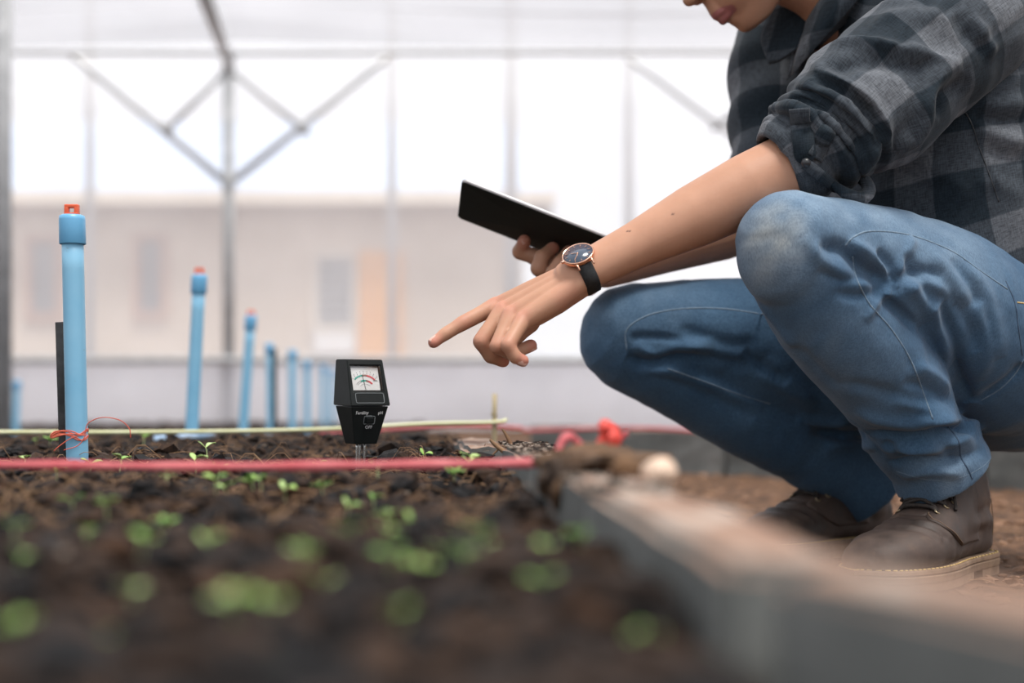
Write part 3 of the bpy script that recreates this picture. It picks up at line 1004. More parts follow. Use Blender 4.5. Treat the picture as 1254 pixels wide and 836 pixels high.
bx = P(605, 530, 2.35)
bz = float(soil_z(bx[0], bx[1]))
t = thing('bamboo_stick', 'thin bamboo stick standing at the end of the yellow string', 'stick', (bx[0], bx[1], 0.09))
obj('stick', *tube([(bx[0], bx[1], 0.06), (bx[0] + 0.001, bx[1], P(0, 482, 2.35)[2])], 0.0042, n=10, samples=6), M['bamboo'], t)
obj('node_ring', *tube([(bx[0], bx[1], 0.195), (bx[0], bx[1], 0.199)], 0.0049, n=10, samples=3), M['bamboo'], t)
yk = P(605, 517, 2.35)
string('yellow_string', [P(-200, 531, 2.25), P(0, 529, 2.28), P(180, 529, 2.3), P(380, 526, 2.32), P(520, 519, 2.34), yk + (0, -0.005, 0), P(620, 514, 2.36)], 0.0032, M['yellow_string'], 'pale yellow string stretched low over the bed to the bamboo stick', samples=80)
string('red_string', [P(380, 531, 3.2), P(470, 526, 3.2), P(560, 521, 3.2), P(640, 524, 3.3)], 0.004, M['red_raffia'], 'thin red string stretched behind the soil meter')
string('red_string', [P(640, 527, 3.9), P(780, 524, 3.9), P(860, 528, 3.9), P(1000, 535, 3.7), P(1320, 538, 3.2)], 0.0045, M['red_raffia'], 'thin red string along the block edging behind the boots', flat=0.5)

# coir clump, shell and sticks on the edging
def lump(name, c, r, mat, label, cat, seed, amp=0.3):
    BV, BF = ico(4)
    n = (vnoise(BV[:, 0] * 3 + seed, BV[:, 1] * 3 + BV[:, 2] * 2, seed) - 0.5) * amp + (vnoise(BV[:, 0] * 9 + seed, BV[:, 1] * 9 + BV[:, 2] * 7, seed + 1) - 0.5) * amp * 0.4
    V = BV * (1 + n[:, None]) * np.array(r)
    return tag(obj(name, V + np.asarray(c), BF, mat), label, cat)
def on_wall(px, Y, dz=0.0):
    c = P(px, 560, Y); c[2] = TOPZ + dz
    return c
lump('coir_clump', on_wall(735, 1.10, 0.004), (0.045, 0.07, 0.014), M['husk'], 'brown coir clump lying on the block under the red bow', 'coir', 3, 0.6)
lump('coir_clump', P(690, 590, 1.04), (0.016, 0.03, 0.018), M['husk'], 'dark tuft of coir hanging over the block end by the ribbon tail', 'coir', 5, 0.7)
lump('snail_shell', on_wall(808, 0.96, 0.006), (0.0125, 0.012, 0.010), M['shell'], 'pale peach rounded shell resting on the block edging', 'shell', 9, 0.12)
lump('snail_shell', on_wall(770, 1.0, 0.005), (0.013, 0.013, 0.010), M['husk'], 'brown rounded lump lying beside the pale peach shell', 'shell', 12, 0.2)
def sticks():
    z = lambda px, py, Y=1.62: P(px, py, Y)
    t = thing('dry_twig', 'forked dry twig sticking out of the bed edging end', 'twig', z(625, 560))
    obj('stem', *tube([z(632, 562), z(626, 545), z(620, 533), z(615, 525)], [0.0035, 0.0028, 0.0018, 0.0011], n=8, samples=24), M['fibre'], t)
    obj('side_stem', *tube([z(627, 551), z(621, 548), z(615, 546)], [0.0014, 0.0007], n=6, samples=12), M['fibre'], t)
    t = thing('dry_twig', 'bent dry twig lying low against the sand-topped block', 'twig', z(610, 560))
    obj('stem', *tube([z(622, 556, 1.6), z(612, 549, 1.6), z(606, 544, 1.6), z(600, 538, 1.6)], [0.0032, 0.0026, 0.0026, 0.0014], n=8, samples=24), M['fibre'], t)
    obj('side_stem', *tube([z(611, 549, 1.6), z(604, 556, 1.6), z(598, 560, 1.6)], [0.0013, 0.0006], n=6, samples=12), M['fibre'], t)
sticks()
def wallgrit(y, g):
    return wall_x(y) + 0.052 * g.random()
scatter_clods('sandy_grit', 'wet sand and grit strewn along the block tops', 2600, 0.85, 1.68, (0.0006, 0.0024), M['grit'], 15, lambda x, y: TOPZ + 0.001, wallgrit, flat=0.5)
scatter_clods('block_crumbs', 'brown soil crumbs strewn along the block tops', 1100, 0.85, 1.68, (0.0006, 0.004), M['soil_clod'], 16, lambda x, y: TOPZ + 0.001, wallgrit, flat=0.5)

# ------------------------------------------------------------------ seedlings
def leaf_mesh(L, W, ang, lift, z0, droop=0.25):
    m, n = 9, 5
    R = []
    for i in range(m):
        t = i / (m - 1)
        w = W * (math.sin(math.pi * min(1, 0.08 + t * 0.92)) ** 0.6) * (0.35 + 0.65 * min(1, t * 2.2)) * 0.5
        x = L * t
        z = z0 + L * (lift * t - droop * t * t)
        row = []
        for j in range(n):
            s = j / (n - 1) * 2 - 1
            row.append((x, s * w, z + abs(s) ** 1.5 * w * 0.25))
        R.append(row)
    R = np.array(R)
    ca, sa = math.cos(ang), math.sin(ang)
    R = R @ np.array([(ca, sa, 0), (-sa, ca, 0), (0, 0, 1)])
    top = R.reshape(-1, 3)
    bot = top - np.array((0, 0, 0.0006))
    k = m * n
    Fc = []
    for i in range(m - 1):
        for j in range(n - 1):
            a = i * n + j
            Fc.append((a, a + 1, a + n + 1, a + n))
            Fc.append((k + a, k + a + n, k + a + n + 1, k + a + 1))
    edge = [j for j in range(n)] + [i * n + n - 1 for i in range(1, m)] + [(m - 1) * n + j for j in range(n - 2, -1, -1)] + [i * n for i in range(m - 2, 0, -1)]
    for i in range(len(edge)):
        a, b_ = edge[i], edge[(i + 1) % len(edge)]
        Fc.append((b_, a, k + a, k + b_))
    return np.vstack([top, bot]), Fc

def seedling(kind):
    lab = {0: 'tiny pale green seedling with two rounded seed leaves in the soil',
           1: 'small green seedling with two seed leaves and two true leaves in the soil',
           2: 'tiny green seedling with one drooping leaf in the soil'}[kind]
    t = local_thing('seedling', lab, 'seedling', ('two-leaved seedlings in the bed', 'four-leaved seedlings in the bed', 'drooping seedlings in the bed')[kind])
    h = (0.009, 0.012, 0.008)[kind]
    obj('stem', *tube([(0, 0, -0.006), (0.0006, 0, h * 0.5), (0, 0, h)], 0.0007, n=6, samples=6), M['stem'], t)
    if kind == 0:
        for a in (0.1, 3.3):
            obj('leaf', *leaf_mesh(0.011, 0.009, a, 0.55, h), M['leaf'], t)
    elif kind == 1:
        for a in (0.0, 3.1):
            obj('leaf', *leaf_mesh(0.014, 0.010, a, 0.6, h), M['leaf'], t)
        for a in (1.5, 4.6):
            obj('leaf', *leaf_mesh(0.010, 0.007, a, 1.0, h), M['leaf'], t)
    else:
        obj('leaf', *leaf_mesh(0.013, 0.0105, 0.3, 0.75, h, 0.6), M['leaf'], t)
        obj('leaf', *leaf_mesh(0.007, 0.006, 2.8, 1.3, h, 0.2), M['leaf'], t)
    return t

SEEDS = [(285, 585, 1), (300, 618, 1), (322, 613, 0), (278, 616, 0), (262, 608, 0), (218, 604, 0), (200, 609, 2), (77, 594, 2), (120, 642, 1), (103, 640, 0), (17, 672, 0),
         (192, 668, 1), (170, 694, 0), (253, 697, 2), (366, 712, 1), (398, 748, 0), (162, 758, 0), (285, 785, 1), (330, 775, 0), (20, 812, 1), (120, 812, 0),
         (490, 800, 0), (500, 722, 1), (478, 712, 0), (520, 722, 0), (475, 655, 1), (425, 690, 0), (472, 678, 2), (556, 604, 1), (570, 598, 0), (576, 584, 2), (457, 628, 2),
         (395, 583, 0), (372, 581, 2), (545, 695, 0), (588, 693, 1), (565, 664, 0), (500, 660, 2), (633, 583, 0), (670, 696, 0), (712, 694, 1), (748, 712, 1), (735, 700, 0),
         (665, 752, 0), (787, 815, 1), (335, 845, 0), (90, 583, 0), (12, 582, 0), (398, 608, 1), (148, 579, 0), (257, 578, 2), (110, 674, 2), (462, 594, 2), (30, 705, 2),
         (240, 578, 2), (425, 640, 2), (360, 618, 2), (148, 590, 2), (60, 552, 1), (45, 549, 0), (170, 551, 2), (520, 566, 2), (570, 705, 2), (600, 690, 0)]
protos = {}
for (px, py, k) in SEEDS:
    Y = 0.085 * F / max(py - 480.0, 30)
    x = 0
    for _ in range(6):
        x = (px - 627) * Y / F
        z = float(soil_z(x, Y))
        Y = 0.6 * Y + 0.4 * min((ZC - z) * F / max(py - 480.0, 30), 3.0)
    if Y > 2.9 or x > wall_x(Y) - 0.015:
        continue
    if k not in protos:
        o = protos[k] = seedling(k)
    else:
        o = copy_tree(protos[k])
    s = random.uniform(0.8, 1.2) * (0.62 + 0.38 * min(1.0, max(0.0, (Y - 0.5) / 0.9)))
    zone = ('close to the soil meter' if abs(x + 0.18) < 0.12 and abs(Y - 1.7) < 0.3 else 'near the blue pipe bound with thread' if abs(x + 0.53) < 0.14 and Y > 1.2 else 'along the concrete edging' if x > wall_x(Y) - 0.12 else 'beyond the red ribbon' if Y > 1.2 else 'just in front of the red ribbon' if Y > 0.95 else 'out in the open bed soil')
    o['label'] = ('tiny pale green seedling with two rounded seed leaves ', 'small four-leaved green seedling ', 'tiny green seedling with one drooping leaf ')[k] + zone
    o['group'] = ('two-leaved', 'four-leaved', 'drooping')[k] + ' seedlings ' + zone
    o.location = (x, Y, float(soil_z(x, Y)) + 0.006)
    o.scale = (s, s, s)
    o.rotation_euler = (random.uniform(-0.2, 0.2), random.uniform(-0.2, 0.2), random.uniform(-0.9, 0.9))

# ------------------------------------------------------------------ soil meter
def text_mesh(txt, size):
    cu = bpy.data.curves.new('t', 'FONT')
    cu.body = txt
    cu.size = size
    cu.align_x = 'CENTER'
    cu.align_y = 'CENTER'
    cu.extrude = 0.00008
    cu.resolution_u = 3
    o = bpy.data.objects.new('t', cu)
    COL.objects.link(o)
    bpy.context.view_layer.update()
    me = bpy.data.meshes.new_from_object(o.evaluated_get(bpy.context.evaluated_depsgraph_get()))
    V = np.array([v.co[:] for v in me.vertices])
    Fc = [tuple(p.vertices) for p in me.polygons]
    bpy.data.objects.remove(o, do_unlink=True)
    bpy.data.meshes.remove(me)
    return V, Fc

def build_meter():
    t = local_thing('soil_meter', 'black soil fertility and pH meter with dial, stuck in the soil on three probes', 'soil meter')
    zt, zm, hw_t, hw_m = 0.1035, 0.047, 0.0250, 0.0275
    yb = 0.021
    yf_t, yf_m = -0.008, -0.0245
    # upper housing with a recessed gauge window cut in its front
    def fy(z): return yf_m + (yf_t - yf_m) * (z - zm) / (zt - zm)
    def fw(z): return hw_m + (hw_t - hw_m) * (z - zm) / (zt - zm)
    wz0, wz1, wx0, wx1 = 0.0640, 0.0965, -0.0212, 0.0205
    # front face as frame of quads, window walls go in 4 mm
    V, Fc = [], []
    def v(*p):
        V.append(p); return len(V) - 1
    zs = [zm, wz0, wz1, zt]
    grid = {}
    for i, z in enumerate(zs):
        for j, x in enumerate((-fw(z), wx0, wx1, fw(z))):
            grid[i, j] = v(x, fy(z), z)
    for i in range(3):
        for j in range(3):
            if (i, j) != (1, 1):
                Fc.append((grid[i, j], grid[i, j + 1], grid[i + 1, j + 1], grid[i + 1, j]))
    dep = 0.005
    inner = [v(x, fy(z) + dep, z) for x, z in ((wx0 + .001, wz0 + .001), (wx1 - .001, wz0 + .001), (wx1 - .001, wz1 - .001), (wx0 + .001, wz1 - .001))]
    outer = [grid[1, 1], grid[1, 2], grid[2, 2], grid[2, 1]]
    for k in range(4):
        Fc.append((outer[k], outer[(k + 1) % 4], inner[(k + 1) % 4], inner[k]))
    Fc.append(tuple(inner))
    bk = [v(-hw_m * 0.97, yb + 0.002, zm), v(hw_m * 0.97, yb + 0.002, zm), v(hw_t, yb, zt), v(-hw_t, yb, zt)]
    Fc.append((bk[1], bk[0], bk[3], bk[2]))
    Fc.append((bk[0], grid[0, 0], grid[1, 0], grid[2, 0], grid[3, 0], bk[3]))
    Fc.append((grid[0, 3], bk[1], bk[2], grid[3, 3], grid[2, 3], grid[1, 3]))
    Fc.append((grid[3, 0], grid[3, 1], grid[3, 2], grid[3, 3], bk[2], bk[3]))
    Fc.append((grid[0, 3], grid[0, 2], grid[0, 1], grid[0, 0], bk[0], bk[1]))
    bm = bmesh.new()
    vs = [bm.verts.new(p) for p in V]
    for f in Fc:
        bm.faces.new([vs[i] for i in f])
    bmesh.ops.recalc_face_normals(bm, faces=bm.faces)
    es = [e for e in bm.edges if len(e.link_faces) == 2 and e.calc_face_angle(0) > 0.5]
    bmesh.ops.bevel(bm, geom=es, offset=0.0011, segments=2, affect='EDGES')
    bm.verts.index_update()
    V2 = np.array([q.co[:] for q in bm.verts]); F2 = [tuple(q.index for q in f.verts) for f in bm.faces]
    bm.free()
    up = obj('housing', V2, F2, M['black_plastic'], t, smooth=False)
    # lower housing
    z0 = 0.0
    y2f, y2b = -0.0225, 0.0195
    Vl = [(-0.0255, y2f, zm - 0.0005), (0.0255, y2f, zm - 0.0005), (0.0255, y2b, zm - 0.0005), (-0.0255, y2b, zm - 0.0005),
          (-0.0155, -0.0125, z0), (0.0155, -0.0125, z0), (0.0155, 0.0125, z0), (-0.0155, 0.0125, z0)]
    Fl = [(0, 1, 2, 3), (7, 6, 5, 4), (0, 4, 5, 1), (1, 5, 6, 2), (2, 6, 7, 3), (3, 7, 4, 0)]
    obj('lower_housing', *bevel_mesh(np.array(Vl), Fl, 0.0012, 2), M['black_plastic'], t, smooth=False)
    # frame for things on the sloping front
    nf = unit((0, -(zt - zm), (yf_t - yf_m)))          # outward normal of upper front
    nf = unit(np.array((0, -1.0, (yf_t - yf_m) / (zt - zm))))
    upv = unit(np.array((0, (yf_t - yf_m), zt - zm)))
    ex = np.array((1.0, 0, 0))
    org = np.array(((wx0 + wx1) / 2, fy((wz0 + wz1) / 2), (wz0 + wz1) / 2))
    def on(x, y, d):  # gauge coordinates
        return org + ex * x + upv * y + nf * d
    def plate(x0, y0, x1, y1, d, th=0.0003):
        c = on((x0 + x1) / 2, (y0 + y1) / 2, d)
        return box(c, (abs(x1 - x0) / 2, abs(y1 - y0) / 2, th), [ex, upv, nf])
    hh = (wz1 - wz0) / 2
    hx = (wx1 - wx0) / 2
    g = obj('gauge', *plate(-hx + .0012, -hh + .0012, hx - .0012, hh - .0012, -0.0045), M['paper'], t, smooth=False)
    pc = (-0.0015, -0.0155)
    def arc(r0, r1, a0, a1, d=-0.0040):
        R = []
        for a in np.linspace(math.radians(a0), math.radians(a1), 14):
            R.append([on(pc[0] + r * math.cos(a), pc[1] + r * math.sin(a), d + e) for r, e in ((r0, 0), (r1, 0), (r1, .0001), (r0, .0001))])
        return rings_mesh(np.array(R))
    obj('scale_arc', *arc(0.0195, 0.0216, 132, 96), M['g_teal'], g, smooth=False)
    obj('scale_arc', *arc(0.0195, 0.0216, 96, 80), M['g_brown'], g, smooth=False)
    obj('scale_arc', *arc(0.0195, 0.0216, 80, 46), M['g_red'], g, smooth=False)
    obj('scale_arc', *arc(0.0128, 0.0150, 112, 84), M['g_teal'], g, smooth=False)
    obj('scale_arc', *arc(0.0128, 0.0150, 84, 70), M['g_brown'], g, smooth=False)
    obj('scale_arc', *arc(0.0128, 0.0150, 70, 44), M['g_red'], g, smooth=False)
    obj('scale_arc', *arc(0.0128, 0.0131, 142, 112), M['g_black'], g, smooth=False)
    obj('scale_arc', *arc(0.0147, 0.0150, 142, 112), M['g_black'], g, smooth=False)
    obj('scale_arc', *arc(0.0095, 0.0097, 140, 45), M['g_black'], g, smooth=False)
    for k, a in enumerate(np.linspace(135, 47, 9)):
        ra = math.radians(a)
        c = on(pc[0] + 0.0232 * math.cos(ra), pc[1] + 0.0232 * math.sin(ra), -0.0039)
        e1 = ex * math.cos(ra) + upv * math.sin(ra); e2 = -ex * math.sin(ra) + upv * math.cos(ra)
        obj('scale_tick', *box(c, (0.0010, 0.00013, 0.0001), [e1, e2, nf]), M['g_black'], g, smooth=False)
        V3, F3 = text_mesh(str(k + 1), 0.0022)
        c = on(pc[0] + 0.0256 * math.cos(ra), pc[1] + 0.0256 * math.sin(ra), -0.0039)
        if len(V3):
            obj('scale_number', c + V3 @ np.array([ex, upv, nf]), F3, M['g_black'], g, smooth=False)
    ra = math.radians(97)
    e1 = ex * math.cos(ra) + upv * math.sin(ra); e2 = -ex * math.sin(ra) + upv * math.cos(ra)
    obj('needle', *box(on(pc[0], pc[1], -0.0034) + e1 * 0.0118, (0.0098, 0.00022, 0.00015), [e1, e2, nf]), M['g_black'], g, smooth=False)
    V3, F3 = text_mesh('IDEAL', 0.0022)
    obj('scale_word', on(0.0133, -0.0016, -0.0039) + V3 @ np.array([ex, upv, nf]), F3, M['g_black'], g, smooth=False)
    obj('window', *plate(-hx + .0004, -hh + .0004, hx - .0004, hh - .0004, -0.0009, 0.00035), M['clear'], t, smooth=False)
    # sunk label panel under the window
    def outline(cx, cy, hx_, hy, r, d, o_, w=0.00035):
        pts = []
        for (sx, sy, a0) in ((1, 1, 0), (-1, 1, 90), (-1, -1, 180), (1, -1, 270)):
            for a in np.linspace(a0, a0 + 90, 5):
                pts.append((cx + sx * (hx_ - r) + r * math.cos(math.radians(a)), cy + sy * (hy - r) + r * math.sin(math.radians(a))))
        pts.append(pts[0])
        C = np.array([o_(x, y, d) for x, y in pts])
        return tube(C, w, n=5, samples=len(C))
    # bypass catmull overshoot by passing the points densely
    zc = 0.0565
    o_lab = np.array((0.0, fy(zc), zc))
    def onl(x, y, d): return o_lab + ex * x + upv * y + nf * d
    obj('panel_outline', *outline(0.0, 0, 0.0195, 0.0062, 0.002, 0.0001, onl), M['g_line'], t)
    # switch and lettering on the lower front
    lf = unit(np.array((0, 0.010, -0.0465)))            # down along the lower front
    lup = -lf
    ln = unit(np.cross(ex, lup))
    if ln[1] > 0:
        ln = -ln
    o_low = np.array((0, -0.0175, 0.0233))
    def onb(x, y, d): return o_low + ex * x + lup * y + ln * d
    B = [ex, lup, ln]
    obj('switch_plate', *bbox(onb(0.0005, 0.0065, 0.0), (0.0075, 0.0048, 0.0008), 0.0006, B), M['black_plastic'], t, smooth=False)
    obj('switch_outline', *outline(0.0005, 0.0065, 0.0075, 0.0048, 0.0012, 0.0009, onb, 0.0003), M['g_line'], t)
    sw = obj('switch', *bbox(onb(0.0005, 0.0065, 0.0014), (0.0048, 0.0034, 0.0022), 0.0006, B), M['black_plastic'], t, smooth=False)
    for k in range(4):
        obj('switch_rib', *box(onb(-0.0022 + k * 0.0018, 0.0065, 0.0031), (0.0003, 0.0026, 0.0003), B), M['g_line'], sw, smooth=False)
    for txt, x, y, s in (('Fertility', -0.0105, 0.0155, 0.0056), ('pH', 0.0150, 0.0155, 0.0054), ('OFF', 0.0008, -0.0024, 0.0056)):
        V3, F3 = text_mesh(txt, s)
        obj('lettering', onb(x, y, 0.0007) + V3 @ np.array(B), F3, M['g_white'], t, smooth=False)
    obj('lettering_line', *box(onb(-0.0005, 0.0120, 0.0006), (0.004, 0.00018, 0.0002), B), M['g_line'], t, smooth=False)
    for x, y in ((-0.0052, 0.001), (0.0, 0.0035), (0.0052, 0.0)):
        obj('probe', *tube([(x, y, 0.004), (x, y, -0.042), (x, y, -0.05)], [0.0014, 0.0014, 0.0003], n=12, samples=12), M['probe'], t)
    p = P(442, 543, 1.75)
    t.location = [float(q) for q in p]
    t.rotation_euler = (math.radians(1.0), math.radians(0.0), math.radians(35))
    t.rotation_mode = 'XYZ'
build_meter()

# ------------------------------------------------------------------ tablet
def tablet_frame():
    A = P(566, 219.5, 1.84); B = P(555.5, 263, 1.99)
    R = P(745, 290, 1.84)
    u = unit(R - A)
    w = unit((B - A) - np.dot(B - A, u) * u)
    n = np.cross(u, w)
    if n[2] > 0:
        n = -n                    # dark back looks down
    return A, u, w, n
TA, Tu, Tw, Tn = tablet_frame()
TL, TW = 0.228, 0.150
def build_tablet():
    c = TA + Tu * TL / 2 + Tw * TW / 2
    t = thing('tablet', 'black tablet with a silver rim held up in the hand', 'tablet', c)
    def slab(hl, hw, h0, h1, r, seg=6):
        pts = []
        for (sx, sy, a0) in ((1, 1, 0), (-1, 1, 90), (-1, -1, 180), (1, -1, 270)):
            for a in np.linspace(a0, a0 + 90, seg):
                pts.append((sx * (hl - r) + r * math.cos(math.radians(a)), sy * (hw - r) + r * math.sin(math.radians(a))))
        R = []
        for h, k in h0:
            R.append([c + Tu * x * (1 - k / hl) + Tw * y * (1 - k / hw) + Tn * h for x, y in pts])
        return rings_mesh(np.array(R))
    obj('body', *slab(TL / 2, TW / 2, [(-0.003, 0.0012), (-0.0022, 0.0002), (0.001, 0), (0.0022, 0.0008), (0.0024, 0.0016)], 0, 0.008), M['silver'], t)
    obj('back_cover', *slab(TL / 2 - 0.0009, TW / 2 - 0.0009, [(0.0016, 0), (0.0030, 0), (0.0034, 0.001)], 0, 0.008), M['tablet_back'], t)
    obj('screen', *slab(TL / 2 - 0.004, TW / 2 - 0.004, [(-0.0029, 0), (-0.0034, 0)], 0, 0.006), M['screen'], t)
build_tablet()

# ------------------------------------------------------------------ the person
BASE = np.array((0.60, 1.93, 0.0))
person = thing('person', 'person in charcoal plaid shirt, faded jeans and brown boots crouching and pointing down', 'person', BASE)

# joints
L_SH = np.array((0.56, 1.79, 0.68)); L_EL = P(972, 204, 1.685); 
R_SH = np.array((0.40, 2.12, 0.77)); R_EL = np.array((0.365, 2.02, 0.482)); R_WR = P(738, 330, 1.93)
E_ARM = None

# watch frame on the wrist
W_N = unit((-0.23, -0.63, 0.74))
W_DIAL = P(708, 311.5, 1.640)
L_WR = W_DIAL - W_N * 0.0255
W_E = unit(L_EL - L_WR)
W_N = unit(W_N - np.dot(W_N, W_E) * W_E)
W_W = np.cross(W_N, W_E)

# left hand joints (pointing)
LH = {
 'index': [P(608, 374, 1.685), P(566, 396, 1.668), P(545, 409, 1.660), P(531, 419.5, 1.655)],
 'middle': [P(616, 380, 1.668), P(589, 418, 1.650), P(601, 436, 1.660), P(616, 442, 1.672)],
 'ring': [P(626, 385, 1.652), P(609, 424, 1.630), P(627, 433, 1.645), P(650, 423, 1.662)],
 'little': [P(641, 391, 1.636), P(622, 423, 1.612), P(631, 437, 1.614), P(640, 441.5, 1.618)],
}
LHR = {'index': [.0108, .0090, .0079, .0066], 'middle': [.0112, .0096, .0088, .0076], 'ring': [.0108, .0092, .0085, .0075], 'little': [.0100, .0088, .0080, .0072]}

def chain(pts, rad, n=18):
    """finger: joints with slight knuckle swellings between"""
    P2, R2 = [], []
    for i in range(len(pts)):
        P2.append(pts[i]); R2.append(rad[i] * 1.04)
        if i < len(pts) - 1:
            P2.append(pts[i] * 0.5 + pts[i + 1] * 0.5); R2.append((rad[i] + rad[i + 1]) / 2 * 0.94)
    V, Fc = [], []
    parts = []
    for i in range(len(pts) - 1):
        m = pts[i] * 0.5 + pts[i + 1] * 0.5
        parts.append(limb([pts[i], m, pts[i + 1]], [rad[i] * 1.03, (rad[i] + rad[i + 1]) / 2 * 0.95, rad[i + 1] * 1.03], n=n, samples=12))
    return parts

def build_body():
    parts = []
    # left forearm (wide across W_W near the wrist) and wrist
    fa = [L_SH, L_SH * 0.5 + L_EL * 0.5 + (0, 0, 0.002), L_EL + (0.012, 0, 0.004)]
    parts.append(limb(fa, [0.055, 0.046, 0.040], n=28))
    C = [L_EL, L_EL * 0.78 + L_WR * 0.22, L_EL * 0.52 + L_WR * 0.48, L_EL * 0.25 + L_WR * 0.75, L_WR, L_WR * 0.85 + (LH['middle'][0]) * 0.15]
    parts.append(limb(C, [0.0425, 0.0435, 0.0390, 0.0305, 0.0262, 0.0265], n=72, samples=60, ref=W_W, flat=[0.98, 0.95, 0.92, 0.84, 0.76, 0.74]))
    # palm: metacarpals and web
    hb = L_WR - W_E * 0.006
    for f, off, r0 in (('index', 0.014, .0135), ('middle', 0.004, .0140), ('ring', -0.006, .0138), ('little', -0.015, .0128)):
        a = hb - W_W * 0 
        s = hb + unit(LH['index'][0] - LH['little'][0]) * off
        m = s * 0.45 + LH[f][0] * 0.55 - W_N * 0.003
        parts.append(limb([s - W_N * 0.002, m, LH[f][0] - W_N * 0.0015], [r0, .0138, .0112], n=20))
    # heel of the hand and thumb mound on the palm side
    ki, kl = LH['index'][0], LH['little'][0]
    parts.append(limb([hb - W_N * 0.010 - unit(ki - kl) * 0.012, hb * 0.55 + kl * 0.45 - W_N * 0.012, kl * 0.8 + hb * 0.2 - W_N * 0.010], [.0135, .0145, .0110], n=20))
    parts.append(limb([hb - W_N * 0.010 + unit(ki - kl) * 0.010, hb * 0.5 + ki * 0.5 - W_N * 0.014 + unit(ki - kl) * 0.006, ki * 0.75 + hb * 0.25 - W_N * 0.014], [.0135, .0160, .0110], n=20))
    for f in LH:
        parts += chain(LH[f], LHR[f])
    # thumb, folded behind the fingers
    th = [hb * 0.6 + ki * 0.4 - W_N * 0.014 + unit(ki - kl) * 0.016, P(650, 396, 1.705), P(630, 414, 1.698), P(614, 424, 1.690)]
    parts += chain(th, [.0125, .0108, .0098, .0082])
    # right arm and hand under the tablet
    parts.append(limb([R_SH, R_SH * 0.5 + R_EL * 0.5, R_EL], [0.052, 0.045, 0.040], n=24))
    parts.append(limb([R_EL, R_EL * 0.7 + R_WR * 0.3, R_EL * 0.35 + R_WR * 0.65, R_WR], [0.040, 0.040, 0.032, 0.026], n=26, flat=[1, 1, .9, .8]))
    def on_tab(px, py, lift):
        # point under the tablet's dark face seen at a pixel
        d = np.array(((px - 627) / F, 1.0, -(py - 480) / F)); o = np.array((0, 0, ZC))
        q = TA + Tn * (0.0036 + lift)
        k = np.dot(q - o, Tn) / np.dot(d, Tn)
        return o + d * k
    mk = [P(676, 345, 1.955), P(690, 350, 1.94), P(706, 352, 1.925), P(722, 352, 1.91)]
    fing = [[mk[0], P(657, 315, 1.955), P(637, 308, 1.955), on_tab(642, 295, .0090)],
            [mk[1], P(660, 328, 1.915), P(664, 315, 1.915), on_tab(677, 304, .0090)],
            [mk[2], P(678, 334, 1.895), P(686, 322, 1.895), on_tab(697, 308, .0088)],
            [mk[3], P(698, 340, 1.88), P(706, 328, 1.88), on_tab(714, 318, .0072)]]
    for k, fg in enumerate(fing):
        parts.append(limb([R_WR * 0.9 + mk[k] * 0.1, (R_WR + mk[k]) / 2, mk[k]], [.014, .0145, .0115], n=18))
        parts += chain(fg, [(.0125, .0118, .0112, .0090), (.0125, .0118, .0108, .0090), (.0118, .0110, .0100, .0088), (.0100, .0092, .0085, .0074)][k])
    parts.append(limb([P(652, 314, 1.965), P(672, 324, 1.955), P(700, 334, 1.94)], [.011, .014, .015], n=18))
    tt = TA + Tu * 0.125 + Tw * 0.105 - Tn * 0.0115
    parts += chain([R_WR * 0.7 + mk[0] * 0.3 + (0, 0.012, 0.012), TA + Tu * 0.145 + Tw * 0.162 - Tn * 0.002, TA + Tu * 0.135 + Tw * 0.135 - Tn * 0.0125, tt], [.0125, .0105, .0095, .0082])
    global R_TIPS
    R_TIPS = fing
    # torso inside the shirt
    parts.append(limb([(0.665, 1.95, 0.36), (0.62, 1.95, 0.52), (0.575, 1.955, 0.65), (0.50, 1.955, 0.735)], [0.105, 0.105, 0.10, 0.05], n=28, ref=(0, 1, 0), flat=0.75))
    parts.append(limb([L_SH, (L_SH + R_SH) / 2 + (0.04, 0, 0.0), R_SH], [0.050, 0.05, 0.050], n=24))
    # head
    lips = []
    chin = P(911, 42.5, 1.915)
    pit = math.radians(37)
    f = np.array((-math.cos(pit), -0.10, -math.sin(pit))); f = unit(f)
    u = np.array((-math.sin(pit), 0.0, math.cos(pit))); u = unit(u - np.dot(u, f) * f)
    l = np.cross(u, f)                                  # towards the camera side
    A = np.array([f, l, u])
    global HEAD
    HEAD = (chin, A)
    def h(x, y, z): return chin + np.array((x, y, z)) @ A
    g = .015                                            # face set forward of a slightly receding chin
    # skull and face as one loft of level sections: z, front, back, half width
    HS = np.array([(.000, -.006, -.045, .016), (.010, .000, -.070, .029), (.025, -.001, -.088, .043), (.040, .009, -.102, .051), (.058, .011, -.150, .0585), (.080, .010, -.183, .0655), (.100, .006, -.192, .0690),
                   (.120, .006, -.197, .0720), (.145, .012, -.199, .0745), (.175, .004, -.193, .0735), (.205, -.020, -.173, .0620), (.225, -.050, -.142, .0420), (.236, -.080, -.112, .0150)])
    def head_rings(off=0.0, n=64, m=70):
        q = np.linspace(0, len(HS) - 1, m)
        S = catmull(HS, m)
        thh = np.linspace(0, 2 * math.pi, n, endpoint=False)
        R = []
        for z_, fx, bx_, w_ in S:
            c_, s_ = np.cos(thh), np.sin(thh)
            hx = (fx - bx_) / 2 + off
            x_ = (fx + bx_) / 2 + hx * np.sign(c_) * np.abs(c_) ** .92
            y_ = (w_ + off) * np.sign(s_) * np.abs(s_) ** .86
            R.append(np.stack([x_, y_, np.full(n, z_ + off * (z_ - .10) / .13)], 1))
        return np.array(R)
    HR = head_rings()
    parts.append(rings_mesh(chin + HR @ A))
    parts.append(ellipsoid(h(-.0215, 0, .0140), (.0215, .021, .0155), A))
    parts.append(ellipsoid(h(-.018, 0, .025), (.0235, .021, .017), A))
